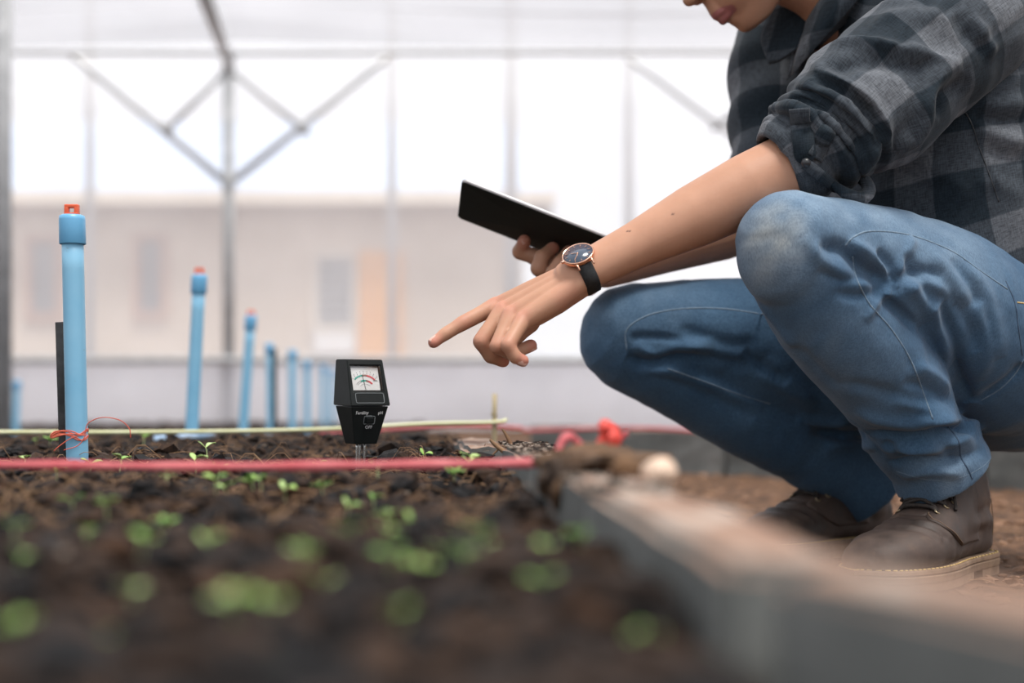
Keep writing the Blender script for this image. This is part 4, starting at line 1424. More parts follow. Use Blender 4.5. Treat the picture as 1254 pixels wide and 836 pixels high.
    for s in (-1, 1):
        parts.append(ellipsoid(h(.002 + g, s * .0125, .0775), (.011, .0072, .0085), A))
        parts.append(limb([h(-.012 + g, s * .044, .134), h(-.002 + g, s * .026, .138), h(-.002 + g, s * .008, .133)], [.004, .006, .005], n=14))
        parts.append(limb([h(-.098, s * .071, .082), h(-.104, s * .076, .100), h(-.100, s * .077, .118)], [.008, .012, .011], n=16, ref=(0, 1, 0), flat=.55))
        parts.append(limb([h(-.088, s * .074, .112), h(-.093, s * .080, .128), h(-.108, s * .083, .130), h(-.117, s * .083, .114), h(-.110, s * .079, .092), h(-.097, s * .074, .074)], [.0035, .004, .004, .004, .0038, .006], n=10, samples=36))
    parts.append(limb([h(-.010 + g, 0, .130), h(.002 + g, 0, .106), h(.013 + g, 0, .085)], [.0085, .0092, .0115], n=18))
    parts.append(ellipsoid(h(.014 + g, 0, .081), (.0125, .0105, .0095), A))
    parts.append(limb([h(-.014 + g, 0, .072), h(-.012 + g, 0, .058), h(-.010 + g, 0, .046)], [.018, .016, .016], n=18))
    up_l = [h(-.018 + g, .024, .0375), h(-.004 + g, .011, .0415), h(.0012 + g, 0, .0422), h(-.004 + g, -.011, .0415), h(-.018 + g, -.024, .0375)]
    lo_l = [h(-.018 + g, .022, .0345), h(-.0075 + g, .010, .0325), h(-.0038 + g, 0, .0316), h(-.0075 + g, -.010, .0325), h(-.018 + g, -.022, .0345)]
    parts.append(limb(up_l, [.0025, .0042, .0045, .0042, .0025], n=14, samples=24))
    parts.append(limb(lo_l, [.0025, .0052, .0058, .0052, .0025], n=14, samples=24))
    # neck
    parts.append(limb([(0.475, 1.955, 0.745), (0.425, 1.940, 0.795), h(-.098, 0, .060)], [0.062, 0.056, 0.054], n=28))
    V, Fc = union(parts, 0.0017, 5, 0.5)
    # even out cheeks, jaw and skull, sparing lips and nose
    Lc = (V - chin) @ A.T
    headm = (np.abs(Lc[:, 1]) < .10) & (Lc[:, 2] > -.03) & (Lc[:, 2] < .26) & (Lc[:, 0] > -.22) & (Lc[:, 0] < .06)
    spare = np.exp(-(((Lc[:, 0] - .008) / .022) ** 2 + (Lc[:, 1] / .026) ** 2 + ((Lc[:, 2] - .055) / .034) ** 2))
    wgt = np.where(headm, 1.0, 0.0) * (1 - .96 * np.clip(spare * 1.6, 0, 1)) * np.clip((Lc[:, 2] + .03) / .03, 0, 1)
    ea = np.array([(f_[i], f_[(i + 1) % len(f_)]) for f_ in Fc for i in range(len(f_))])
    ea = ea[headm[ea[:, 0]] & headm[ea[:, 1]]]
    cnt = np.bincount(ea[:, 0], minlength=len(V)) + np.bincount(ea[:, 1], minlength=len(V))
    ok = cnt > 0
    for _ in range(14):
        S = np.stack([np.bincount(ea[:, 0], V[ea[:, 1], k], len(V)) + np.bincount(ea[:, 1], V[ea[:, 0], k], len(V)) for k in range(3)], 1)
        V[ok] += (S[ok] / cnt[ok, None] - V[ok]) * (wgt[ok, None] * .6)
    # eye hollows
    for s in (-1, 1):
        d_ = np.linalg.norm((Lc - np.array((.004, s * .031, .117))) / np.array((.05, .017, .011)), axis=1)
        V -= np.outer(.0075 * np.exp(-d_ ** 2), f)
    # finer tint masks
    def near(pts, r0, r1):
        out = np.zeros(len(V))
        for p in pts:
            d = np.linalg.norm(V - p, axis=1)
            out = np.maximum(out, np.clip((r1 - d) / (r1 - r0), 0, 1))
        return out
    bl = near([LH[k][1] for k in LH] + [LH[k][0] + W_N * .01 for k in LH], .004, .016) * 0.35
    bl = np.maximum(bl, near([LH[k][3] for k in LH] + [q[3] for q in fing], .006, .016) * 0.75)
    bl = np.maximum(bl, near([P(697, 362, 1.64), P(690, 366, 1.64)], .004, .02) * 0.35)
    lp = near(list(catmull(up_l, 20) + f * .002) + list(catmull(lo_l, 20) + f * .002), .0045, .0068)
    tree = bvh(V, Fc)
    moles = []
    for q in ((771, 283), (824, 262), (768, 283 - 0)):
        m_, _ = onto(tree, [q, (q[0] + .5, q[1] + .5)], 2)
        if len(m_):
            moles.append(m_[0])
    mo = near(moles, .0008, .0018)
    body = obj('body', V, Fc, M['skin'], person, attrs={'blush': bl, 'lips': lp, 'mole': mo})
    # nails
    def nail(tip, dip, outdir, r, name='fingernail'):
        e = unit(tip - dip)
        n_ = unit(outdir - np.dot(outdir, e) * e)
        w_ = np.cross(n_, e)
        R = []
        for i in range(7):
            t = i / 6.0
            y = (-0.0065 + 0.0105 * t)
            hw = 0.0047 * (r / .0075) * (0.75 + 0.25 * math.sin(math.pi * min(1, t * 1.4)) if t < .9 else 0.7)
            row = []
            for j in range(7):
                a = (j / 6.0 - 0.5) * 1.7
                row.append(tip + e * y + w_ * math.sin(a) * hw * 1.3 + n_ * (r * math.cos(a * 0.9) * (1.03 - 0.10 * max(0, t - .5))))
            R.append(row)
        top = np.array(R).reshape(-1, 3)
        k = len(top)
        Vn = np.vstack([top, top - n_ * 0.0012])
        Fn = []
        for i in range(6):
            for j in range(6):
                a = i * 7 + j
                Fn.append((a, a + 1, a + 8, a + 7)); Fn.append((k + a, k + a + 7, k + a + 8, k + a + 1))
        edge = list(range(7)) + [i * 7 + 6 for i in range(1, 7)] + [42 + j for j in range(5, -1, -1)] + [i * 7 for i in range(5, 0, -1)]
        for i in range(len(edge)):
            a, b_ = edge[i], edge[(i + 1) % len(edge)]
            Fn.append((b_, a, k + a, k + b_))
        obj(name, Vn, Fn, M['nail'], body)
    nail(LH['index'][3], LH['index'][2], np.array((-.35, -.45, .8)), .0066)
    nail(LH['little'][3], LH['little'][2], np.array((.2, -.6, -.75)), .0072)
    nail(LH['ring'][3], LH['ring'][2], np.array((.3, -.5, -.8)), .0075)
    for fg, r in zip(fing[:3], (.0088, .0088, .0086)):
        nail(fg[3], fg[2], Tn, r)
    # hair and eyes (the head goes on above the frame)
    Hh = head_rings(.009, 128, 110)
    m_, n_ = Hh.shape[:2]
    strand = vnoise(np.arctan2(Hh[..., 1], Hh[..., 0] + .09) * 22 + Hh[..., 2] * 60, Hh[..., 2] * 22, 31)
    Hh = Hh + (strand - .5)[..., None] * .006 * (Hh - np.array((-.095, 0, .12))) / .1
    line = np.interp(Hh[..., 0], (-.21, -.13, -.112, -.085, -.062, -.03, .02), (.045, .055, .100, .100, .135, .168, .176)) + (strand - .5) * .012
    keep = Hh[..., 2] > line
    Vh = Hh.reshape(-1, 3)
    kk = len(Vh)
    inn = Vh - (Vh - np.array((-.095, 0, .12))) * .10
    Fh = []
    for i in range(m_ - 1):
        for j in range(n_):
            q = (i * n_ + j, i * n_ + (j + 1) % n_, (i + 1) * n_ + (j + 1) % n_, (i + 1) * n_ + j)
            if all(keep.flat[t_] for t_ in q):
                Fh.append(q); Fh.append(tuple(t_ + kk for t_ in q[::-1]))
    topc = len(Vh) * 2
    Fh += [tuple((m_ - 1) * n_ + j for j in range(n_))]
    used = sorted({i for q in Fh for i in q})
    mp = {v: i for i, v in enumerate(used)}
    Va = np.vstack([Vh, inn])[used]
    obj('hair', chin + Va @ A, [tuple(mp[i] for i in q) for q in Fh], M['hair'], person)
    for s in (-1, 1):
        obj('eye', *ellipsoid(h(-.0125, s * .031, .1150), (.012, .012, .0105), A), M['eye_white'], body)
        obj('iris', *ellipsoid(h(-.0040, s * .031, .1095), (.0040, .0052, .0048), A), M['hair'], body)
        obj('eyelid', *ellipsoid(h(-.0120, s * .031, .1180), (.0132, .0138, .0098), A), M['skin'], body)
        obj('lower_eyelid', *ellipsoid(h(-.0130, s * .031, .1045), (.0125, .0135, .0040), A), M['skin'], body)
        obj('eyebrow', *tube([h(-.006, s * .048, .139), h(.013, s * .028, .146), h(.016, s * .010, .140)], [.0015, .003, .002], n=8, samples=12), M['hair'], body)
    return tree
BODY_TREE = build_body()

# ------------------------------------------------------------------ jeans
L_HIP = np.array((0.635, 1.865, 0.29)); R_HIP = np.array((0.605, 2.04, 0.29))
L_KN = P(968, 300, 1.63); R_KN = P(768, 412, 1.98)
L_AN = np.array((0.572, 1.815, 0.10)); R_AN = P(1062, 592, 2.06)

def hollow_leg(pts, rad, depth=0.02, n=32, samples=40, ref=None, flat=1.0):
    """leg of the trousers with an open hem at its lower end"""
    C = catmull(pts, samples)
    r = np.interp(np.linspace(0, 1, samples), np.linspace(0, 1, len(rad)), rad)
    T, U, W = frames(C, ref)
    th = np.linspace(0, 2 * math.pi, n, endpoint=False)
    R = [C[i] + r[i] * (np.cos(th)[:, None] * U[i] + flat * np.sin(th)[:, None] * W[i]) for i in range(samples)]
    e = samples - 1
    R.append(C[e] + (r[e] - 0.006) * (np.cos(th)[:, None] * U[e] + flat * np.sin(th)[:, None] * W[e]))
    R.append(C[e] - T[e] * depth + (r[e] - 0.008) * (np.cos(th)[:, None] * U[e] + flat * np.sin(th)[:, None] * W[e]))
    return rings_mesh(np.array(R))

def build_jeans():
    parts = []
    # left: thigh, knee, calf
    parts.append(limb([L_HIP, L_HIP * .66 + L_KN * .34 + (0, 0, .012), L_HIP * .33 + L_KN * .67 + (0, 0, .012), L_KN], [.118, .104, .082, .0615], n=36))
    sh = L_AN - L_KN
    parts.append(limb([L_KN, L_KN + sh * .2 + (-.004, 0, -.004), L_KN + sh * .4 + (.002, 0, .0), L_KN + sh * .6 + (.006, 0, .004)], [.0620, .0680, .0700, .0640], n=36))
    parts.append(hollow_leg([L_KN + sh * .35, L_KN + sh * .58 + (.004, 0, .004), P(1122, 536, 1.785), P(1143, 556, 1.79), P(1155, 578, 1.80)], [.062, .0620, .0590, .0600, .0635]))
    parts.append(ellipsoid(L_KN + (-.004, -.004, -.012), (.058, .058, .062)))
    # right leg
    parts.append(limb([R_HIP, R_HIP * .66 + R_KN * .34, R_HIP * .33 + R_KN * .67 + (0, 0, .006), R_KN + (.004, 0, .004)], [.115, .100, .083, .070], n=36))
    sh = R_AN - R_KN
    parts.append(limb([R_KN + (0, 0, -.006), R_KN + sh * .25, R_KN + sh * .5 + (0, 0, .0), R_KN + sh * .7], [.068, .068, .066, .060], n=36))
    parts.append(hollow_leg([R_KN + sh * .5, R_KN + sh * .75, R_KN + sh * .92, R_AN + (.012, 0, -.02)], [.060, .058, .054, .055]))
    parts.append(limb([R_KN + (.06, .0, .0), R_KN + (.18, .02, -.03), R_KN + (.32, .04, -.07)], [.055, .075, .075], n=30))
    # seat and waist
    parts.append(ellipsoid((0.665, 1.95, 0.295), (.145, .185, .115)))
    parts.append(limb([(0.675, 1.95, 0.30), (0.655, 1.95, 0.40)], [.15, .145], n=36, ref=(1, 0, 0), flat=1.15))
    V, Fc = union(parts, 0.0027, 9, 0.5)
    tree = bvh(V, Fc)
    z = lambda *q: [(680 + a / 2.185, 220 + b / 2.185) for a, b in q]
    FL = [
        # creases behind the left knee
        (z((700, 180), (770, 190), (840, 245), (900, 275)), -.0075, .009),
        (z((780, 165), (830, 195), (880, 240), (905, 270)), .0055, .008),
        (z((860, 190), (890, 225), (910, 275)), -.006, .007),
        (z((930, 200), (960, 235), (990, 300), (1010, 340)), -.005, .008),
        (z((905, 285), (960, 300), (1010, 350), (1045, 430), (1070, 500)), .0075, .011),
        (z((1030, 330), (1060, 420), (1085, 520), (1110, 600)), -.009, .009),
        (z((1000, 180), (1060, 260), (1100, 340)), .003, .010),
        (z((1090, 220), (1150, 300), (1180, 400), (1180, 480)), .003, .012),
        (z((660, 150), (720, 220), (800, 270), (850, 285)), .004, .009),
        (z((820, 310), (870, 300), (930, 330), (980, 390)), .004, .009),
        (z((840, 300), (890, 330), (960, 400)), -.003, .007),
        # shin and hem folds
        (z((760, 540), (850, 560), (960, 590), (1060, 580)), -.0028, .010),
        (z((800, 620), (890, 650), (1000, 650), (1085, 610)), .0045, .010),
        (z((830, 680), (920, 690), (1030, 680), (1110, 640)), -.0075, .008),
        (z((870, 720), (960, 720), (1060, 705), (1140, 670)), .0065, .008),
        (z((890, 755), (970, 750), (1080, 745), (1150, 720)), -.0055, .007),
        (z((920, 790), (1010, 780), (1100, 790)), .004, .008),
        (z((640, 440), (700, 500), (760, 560)), -.0025, .010),
        (z((540, 320), (600, 400), (640, 450)), .0025, .010),
        # right leg
        (z((190, 470), (250, 490), (330, 470), (450, 480), (600, 530)), -.0085, .009),
        (z((210, 440), (270, 470), (330, 455), (420, 455)), .005, .008),
        (z((230, 500), (320, 520), (430, 560), (560, 610)), .004, .010),
        (z((330, 400), (400, 420), (470, 440), (540, 440)), -.003, .010),
        (z((300, 430), (360, 440), (430, 430)), .003, .007),
        (z((640, 640), (720, 650), (800, 650)), .005, .010),
        (z((680, 670), (750, 680), (830, 680)), -.006, .008),
        (z((720, 720), (790, 710), (860, 715)), .004, .008),
        # finer creases fanning out behind the bent knee and round the hem
        (z((890, 280), (850, 300), (800, 310), (740, 300)), -.0035, .006),
        (z((895, 290), (860, 330), (830, 380)), .003, .006),
        (z((905, 265), (930, 225), (950, 180), (960, 150)), .003, .007),
        (z((915, 270), (960, 250), (1000, 245), (1040, 260)), -.004, .006),
        (z((925, 285), (975, 275), (1030, 295), (1070, 340)), .004, .007),
        (z((1020, 300), (1070, 330), (1110, 390), (1130, 460)), -.0035, .008),
        (z((1120, 330), (1140, 400), (1150, 470), (1140, 540)), .003, .009),
        (z((1060, 210), (1110, 280), (1130, 340)), -.003, .008),
        (z((700, 240), (760, 265), (830, 265)), -.003, .006),
        (z((960, 500), (1010, 520), (1060, 560)), .004, .008),
        (z((930, 540), (1000, 560), (1070, 600)), -.004, .007),
        (z((900, 590), (980, 610), (1060, 630)), .003, .007),
        (z((960, 640), (1030, 640), (1110, 655), (1150, 665)), .006, .007),
        (z((990, 665), (1060, 665), (1130, 690)), -.005, .006),
        (z((1010, 700), (1050, 720), (1080, 760)), -.004, .006),
        (z((880, 700), (930, 730), (1000, 745)), -.004, .006),
        (z((200, 430), (230, 420), (300, 425), (350, 440)), -.003, .006),
        (z((340, 455), (420, 470), (520, 500), (620, 560), (700, 620)), .005, .009),
        (z((250, 520), (340, 545), (440, 590), (540, 640)), -.003, .009),
        (z((500, 460), (560, 500), (620, 540)), -.005, .009),
        (z((560, 480), (630, 540), (700, 600)), .004, .008),
        # seat
        (z((1130, 600), (1180, 560), (1230, 520), (1252, 490)), -.004, .008),
    ]
    V = folds(V, Fc, tree, [(a_, b_ * 1.45, c_) for a_, b_, c_ in FL])
    # cloth never hangs perfectly smooth
    N = normals_of(V, Fc)
    q = V * 22
    V = V + N * ((vnoise(q[:, 0] + q[:, 1], q[:, 2], 41) - .5) * .0035 + (vnoise(V[:, 0] * 70 + V[:, 1] * 40, V[:, 2] * 60, 42) - .5) * .0012)[:, None]
    # rubbed areas: knees and fronts of thighs
    def near(p, r0, r1):
        return np.clip((r1 - np.linalg.norm(V - np.asarray(p), axis=1)) / (r1 - r0), 0, 1)
    lk = P(940, 300, 1.57)
    nz = 0.6 + 0.8 * (vnoise(V[:, 0] * 60, V[:, 2] * 60 + V[:, 1] * 30, 44) - .2)
    wear = np.clip(np.maximum.reduce([near(lk, .01, .10) * .8, near(P(990, 248, 1.63), .01, .10) * .75, near(P(1050, 255, 1.66), .0, .11) * .6, near(P(1140, 290, 1.70), .0, .13) * .5,
                                       near(P(1160, 585, 1.75), .0, .07) * .5, near(P(740, 370, 1.93), .0, .09) * .22, near(P(1030, 460, 1.62), .0, .12) * .28, near(P(800, 350, 1.93), 0, .09) * .2]) * nz, 0, 1)
    tan = np.clip(np.maximum(near(P(935, 285, 1.57), .0, .060) * .8, near(P(930, 330, 1.57), .0, .05) * .5) * nz, 0, 1)
    jeans = obj('jeans', V, Fc, M['denim'], person, attrs={'wear': wear, 'tan': tan})
    tree = bvh(V, Fc)
    def seam(pxs, mat='seam', r=.0013, name='seam', off=-.0005, dash=False):
        p, n_ = onto(tree, pxs, 60)
        if len(p) > 4:
            p = p + n_ * off
            if dash:
                ps = [tube(p[i:i + 2], r, n=5, samples=2) for i in range(0, len(p) - 1, 2)]
                V2, F2 = join(ps)
            else:
                V2, F2 = tube(p, r, n=6, samples=len(p))
            obj(name, V2, F2, M[mat], jeans)
    seam(z((775, 178), (800, 152), (850, 137), (950, 148), (1060, 190), (1140, 245), (1210, 292)))
    seam(z((795, 205), (805, 260), (840, 330), (900, 400), (950, 480), (985, 570), (1010, 640)))
    seam(z((1050, 660), (1080, 700), (1085, 740), (1105, 775), (1116, 800)), 'seam_dark', .0014)
    seam(z((190, 455), (192, 400), (250, 362), (340, 345), (450, 345), (560, 360)))
    seam(z((300, 505), (400, 540), (480, 570), (575, 600)))
    seam(z((1205, 270), (1230, 330), (1240, 400), (1250, 470)), 'seam_dark', .0012)
    seam(z((1140, 590), (1190, 560), (1230, 520), (1254, 480)), 'seam', .0010, 'pocket_seam')
    seam(z((912, 780), (1000, 803), (1080, 798), (1140, 770), (1172, 738)), 'seam', .0008, 'hem_stitch')
    seam(z((1236, 328), (1254, 330)), 'stitch', .0012, 'bar_tack')
    return tree
JEANS_TREE = build_jeans()

# ------------------------------------------------------------------ shirt
def vert_uv(Fc, uv):
    return [uv[i] for f in Fc for i in f]

def cloth_loft(C, U, W, a, b, n, thick=0.0022, close_end=False, s=None, vscale=None):
    """grid loft with rims; C centres, U/W axes, a/b half sizes; returns V, F, uv (plaid metres)"""
    m = len(C)
    th = np.linspace(0, 2 * math.pi, n, endpoint=False)
    R = C[:, None] + a[:, None, None] * np.cos(th)[None, :, None] * U[:, None] + b[:, None, None] * np.sin(th)[None, :, None] * W[:, None]
    if s is None:
        s = np.concatenate([[0], np.cumsum(np.linalg.norm(np.diff(C, axis=0), axis=1))])
    rv = vscale or float((a + b).mean() / 2)
    V = R.reshape(-1, 3)
    Fc, uv = [], []
    for i in range(m - 1):
        for j in range(n):
            j2 = (j + 1) % n
            Fc.append((i * n + j, i * n + j2, (i + 1) * n + j2, (i + 1) * n + j))
            t0, t1 = j / n * 2 * math.pi * rv, (j + 1) / n * 2 * math.pi * rv
            uv += [(s[i], t0), (s[i], t1), (s[i + 1], t1), (s[i + 1], t0)]
    return V, Fc, uv

def strip(pts, nor, hw, th=0.0012):
    """cloth strip lying on a surface, with thickness; returns V, F, uv"""
    T = np.gradient(pts, axis=0)
    R, uv = [], []
    s = 0
    for i in range(len(pts)):
        h = hw[i] if hasattr(hw, '__len__') else hw
        w = unit(np.cross(nor[i], T[i])) * h
        R.append([pts[i] - w, pts[i] + w, pts[i] + w + nor[i] * th, pts[i] - w + nor[i] * th])
        if i:
            s += np.linalg.norm(pts[i] - pts[i - 1])
        uv += [(s, -h), (s, h), (s, h), (s, -h)]
    V, Fc = rings_mesh(np.array(R))
    uv = uv + [uv[0], uv[-1]]
    return V, Fc, vert_uv(Fc, uv)

def build_shirt():
    z3 = lambda *q: [(820 + a / 2.889, b / 2.889) for a, b in q]
    # torso
    cen = np.array([(.668, 1.95, .325), (.630, 1.95, .40), (.600, 1.95, .49), (.585, 1.952, .58), (.572, 1.955, .66), (.540, 1.956, .722), (.492, 1.953, .765), (.462, 1.950, .785)])
    ha = [.192, .190, .188, .190, .192, .176, .125, .080]      # across the shoulders
    hb = [.155, .178, .184, .172, .152, .118, .088, .070]      # front to back
    lat0 = np.array((0, 1.0, 0)); lat1 = unit(R_SH - L_SH)
    m = 190
    C = catmull(cen, m)
    t = np.linspace(0, 1, m)
    a = np.interp(t, np.linspace(0, 1, 8), ha); b = np.interp(t, np.linspace(0, 1, 8), hb)
    k = np.ones(13) / 13
    a = np.convolve(np.pad(a, 6, 'edge'), k, 'valid'); b = np.convolve(np.pad(b, 6, 'edge'), k, 'valid')
    T = np.gradient(C, axis=0); T /= np.linalg.norm(T, axis=1)[:, None]
    U = []
    for i in range(m):
        q = lat0 * (1 - t[i]) + lat1 * t[i]
        U.append(unit(q - np.dot(q, T[i]) * T[i]))
    U = np.array(U); W = np.cross(T, U)
    V, Fc, uv = cloth_loft(C, U, W, a, b, 240, s=None, vscale=.185)
    tree = bvh(V, Fc)
    FL = [
        (z3((1010, 352), (1060, 430), (1090, 520), (1120, 600), (1160, 720)), -.003, .005),
        (z3((1020, 340), (1075, 425), (1105, 520), (1135, 600), (1180, 720)), .003, .005),
        (z3((1040, 330), (1120, 370), (1200, 370), (1260, 350)), .007, .011),
        (z3((1060, 390), (1140, 420), (1220, 425), (1260, 420)), -.006, .010),
        (z3((1090, 440), (1150, 480), (1220, 500), (1260, 500)), .007, .010),
        (z3((1100, 510), (1160, 540), (1220, 560), (1260, 560)), -.005, .009),
        (z3((1000, 290), (1100, 270), (1180, 240), (1260, 200)), -.006, .010),
        (z3((1100, 300), (1180, 300), (1260, 260)), .005, .011),
        (z3((860, 560), (930, 590), (1000, 640), (1060, 720)), .004, .012),
        (z3((780, 620), (860, 640), (940, 700)), -.005, .012),
        (z3((230, 240), (290, 330), (310, 420)), .006, .012),
        (z3((330, 240), (360, 340), (370, 430)), -.005, .010),
        (z3((1080, 640), (1170, 650), (1250, 700)), .004, .012),
    ]
    V = folds(V, Fc, tree, FL)
    N = normals_of(V, Fc)
    V = V + N * ((vnoise(V[:, 0] * 18 + V[:, 1] * 9, V[:, 2] * 24, 51) - .5) * .006)[:, None]
    shirt = obj('shirt', V, Fc, M['plaid'], person, uv=uv)
    tt = bvh(V, Fc)
    p, n_ = onto(tt, z3((1015, 350), (1065, 430), (1095, 520), (1125, 600), (1165, 715)), 50)
    if len(p) > 4:
        obj('side_seam', *tube(p - n_ * .0006, .0012, n=5, samples=len(p)), M['button'], shirt)
    # left sleeve, rolled at the elbow
    sp = [(954, 206, 1.682, .0465), (971, 196, 1.684, .0545), (992, 179, 1.69, .0625), (1015, 159, 1.698, .069), (1048, 130, 1.712, .077), (1092, 98, 1.74, .082), (1140, 64, 1.768, .084), (1184, 34, 1.80, .083), (1224, 12, 1.85, .074)]
    cp = np.array([P(*q[:3]) for q in sp]); cr = np.array([q[3] for q in sp])
    m = 230
    C = catmull(cp, m)
    r = np.interp(np.linspace(0, 8, m), np.arange(9), cr)
    T, U, W = frames(C, ref=(0, 0, 1))
    s = np.concatenate([[0], np.cumsum(np.linalg.norm(np.diff(C, axis=0), axis=1))])
    n = 180
    th = np.linspace(0, 2 * math.pi, n, endpoint=False)
    # bunched rings of rolled cloth; each is skewed round the arm
    RR = np.zeros((m, n))
    for s0, amp, w, sk, ph in ((.006, .0045, .007, .002, 0.5), (.022, .0035, .007, .004, 1.0), (.048, .0075, .008, .010, 2.2), (.070, .0065, .008, .012, 2.6), (.093, .0055, .009, .016, 2.2), (.125, .004, .012, .02, 1.5), (.165, .003, .016, .02, 0.7)):
        d = s[:, None] - (s0 + sk * np.cos(th + ph)[None])
        RR += amp * np.exp(-(d / w) ** 2) * (0.75 + 0.25 * np.cos(th * 2 + ph)[None])
    for s0, amp, w, sk, ph in ((.036, -.005, .005, .006, 1.8), (.059, -.0045, .005, .010, 2.4), (.082, -.004, .006, .014, 2.4)):
        d = s[:, None] - (s0 + sk * np.cos(th + ph)[None])
        RR += amp * np.exp(-(d / w) ** 2)
    rad = r[:, None] + RR
    low = np.clip(-np.cos(th), 0, 1)[None] * (0.012 * np.exp(-((s - .15) / .06) ** 2))[:, None]
    rad = rad + low
    Rg = C[:, None] + rad[..., None] * (np.cos(th)[None, :, None] * U[:, None] + np.sin(th)[None, :, None] * W[:, None])
    # turned-in rim
    rim = [Rg[0] - T[0] * .0 ]
    inner = []
    for q, dd in ((.93, -.002), (.86, .002), (.84, .02)):
        inner.append(C[0] + T[0] * dd + (rad[0] * q)[:, None] * (np.cos(th)[:, None] * U[0] + np.sin(th)[:, None] * W[0]))
    Rg = np.concatenate([np.array(inner[::-1]), Rg])
    s2 = np.concatenate([[-.03, -.012, -.006], s])
    V = Rg.reshape(-1, 3); Fc, uv = [], []
    rv = .0731
    for i in range(len(Rg) - 1):
        for j in range(n):
            j2 = (j + 1) % n
            Fc.append((i * n + j, i * n + j2, (i + 1) * n + j2, (i + 1) * n + j))
            t0, t1 = j / n * 2 * math.pi * rv, (j + 1) / n * 2 * math.pi * rv
            uv += [(s2[i], t0), (s2[i], t1), (s2[i + 1], t1), (s2[i + 1], t0)]
    tree = bvh(V, Fc)
    FL = [
        (z3((490, 195), (560, 165), (700, 155), (850, 185), (1030, 225)), .008, .010),
        (z3((520, 260), (640, 230), (780, 220), (900, 250)), -.007, .013),
        (z3((480, 205), (570, 275), (680, 335), (755, 430), (775, 540)), .009, .008),
        (z3((500, 290), (600, 320), (700, 400), (740, 500)), -.007, .007),
        (z3((440, 300), (560, 330), (660, 405), (715, 500), (710, 590)), .009, .008),
        (z3((430, 345), (540, 370), (630, 440), (690, 540)), -.006, .006),
        (z3((370, 372), (470, 392), (590, 465), (680, 570), (690, 630)), .008, .008),
        (z3((1040, 225), (950, 275), (910, 350), (900, 420), (860, 490), (790, 530)), .010, .012),
        (z3((1060, 290), (980, 330), (940, 400)), -.008, .014),
        (z3((700, 100), (820, 60), (940, 60), (1050, 110)), .005, .014),
        (z3((600, 60), (740, 20), (860, 0)), .004, .014),
        (z3((1000, 60), (1060, 120), (1120, 190)), -.005, .012),
        (z3((1060, 60), (1110, 130), (1150, 200)), .005, .010),
        (z3((290, 450), (320, 400), (380, 380)), .003, .006),
        (z3((360, 400), (400, 430), (430, 460)), -.004, .006),
    ]
    V = folds(V, Fc, tree, [(a_, b_ * 1.3, c_) for a_, b_, c_ in FL])
    N = normals_of(V, Fc)
    V = V + N * ((vnoise(V[:, 0] * 30 + V[:, 1] * 15, V[:, 2] * 36, 52) - .5) * .005 + (vnoise(V[:, 0] * 60 - V[:, 2] * 60, V[:, 2] * 22 + V[:, 0] * 22, 53) - .5) * .004)[:, None]
    obj('sleeve', V, Fc, M['plaid'], shirt, uv=uv)
    ts = bvh(V, Fc)
    # cuff tab with its loose ends
    def tab(pxs, hw, name, n=22, off=.0012):
        p, n_ = onto(ts, pxs, n)
        if len(p) < 5:
            return
        for _ in range(6):
            n_[1:-1] = (n_[:-2] + n_[1:-1] + n_[2:]) / 3
            p[1:-1] = (p[:-2] + p[1:-1] + p[2:]) / 3
        h = np.full(len(p), hw)
        h[-3:] *= (0.95, 0.8, 0.5)
        V2, F2, uv2 = strip(p + n_ * off, n_, h)
        obj(name, V2, F2, M['plaid'], shirt, uv=[(a_ + .012, b_ + .055) for a_, b_ in uv2])
    tab([(980, 134), (981, 150), (984, 175), (987, 199)], .0125, 'cuff_tab', off=.0022)
    tab([(996, 193), (1003, 178), (1010, 166), (1014, 157)], .0105, 'cuff_tab_end', off=.003)
    tab([(984, 200), (995, 207), (1012, 220), (1030, 232)], .0065, 'cuff_tie', off=.004)
    p, n_ = onto(ts, [(986, 199), (987, 200)], 2)
    if len(p):
        obj('button', *ellipsoid(p[0] + n_[0] * .005, (.0055, .0055, .0055)), M['button'], shirt)
    # turned corner of the cuff hanging behind the elbow
    c0 = P(1050, 232, 1.672)
    Cc = [P(1016, 222, 1.655), P(1035, 236, 1.655), P(1054, 243, 1.66), P(1064, 234, 1.672), P(1058, 221, 1.68), P(1040, 214, 1.685)]
    V2, F2 = tube(Cc, [.004, .007, .008, .008, .0075, .004], n=14, samples=40)
    obj('cuff_fold', V2, F2, M['plaid'], shirt, uv=vert_uv(F2, [(v[0] * 1.0, v[2] * 1.0 + .02) for v in V2]))
    # right sleeve
    el = R_EL; sh = R_SH
    cp = np.array([el + (-.006, 0, -.03), el * .8 + sh * .2, el * .5 + sh * .5, el * .2 + sh * .8, sh + (.02, -.02, .005), sh + (.07, -.08, -.02)])
    C = catmull(cp, 120)
    r = np.interp(np.linspace(0, 5, 120), np.arange(6), [.056, .060, .066, .072, .074, .06])
    T, U, W = frames(C, ref=(0, 1, 0))
    n = 110
    th = np.linspace(0, 2 * math.pi, n, endpoint=False)
    s = np.concatenate([[0], np.cumsum(np.linalg.norm(np.diff(C, axis=0), axis=1))])
    rad = r[:, None] + .005 * np.sin(s[:, None] * 75 + 1.4 * np.cos(th)[None] + 0.8) * np.clip(1.2 - s[:, None] * 3, .15, 1)
    a_ = np.ones(120)
    V, Fc, uv = cloth_loft(C, U, W, a_, a_, n, s=s, vscale=.067)
    V = (C[:, None] + rad[..., None] * (np.cos(th)[None, :, None] * U[:, None] + np.sin(th)[None, :, None] * W[:, None])).reshape(-1, 3)
    obj('sleeve', V, Fc, M['plaid'], shirt, uv=uv)
    # collar
    nd = unit((-.66, -.02, .75)); front = unit(np.array((-.75, -.06, -.66)) - np.dot((-.75, -.06, -.66), nd) * nd)
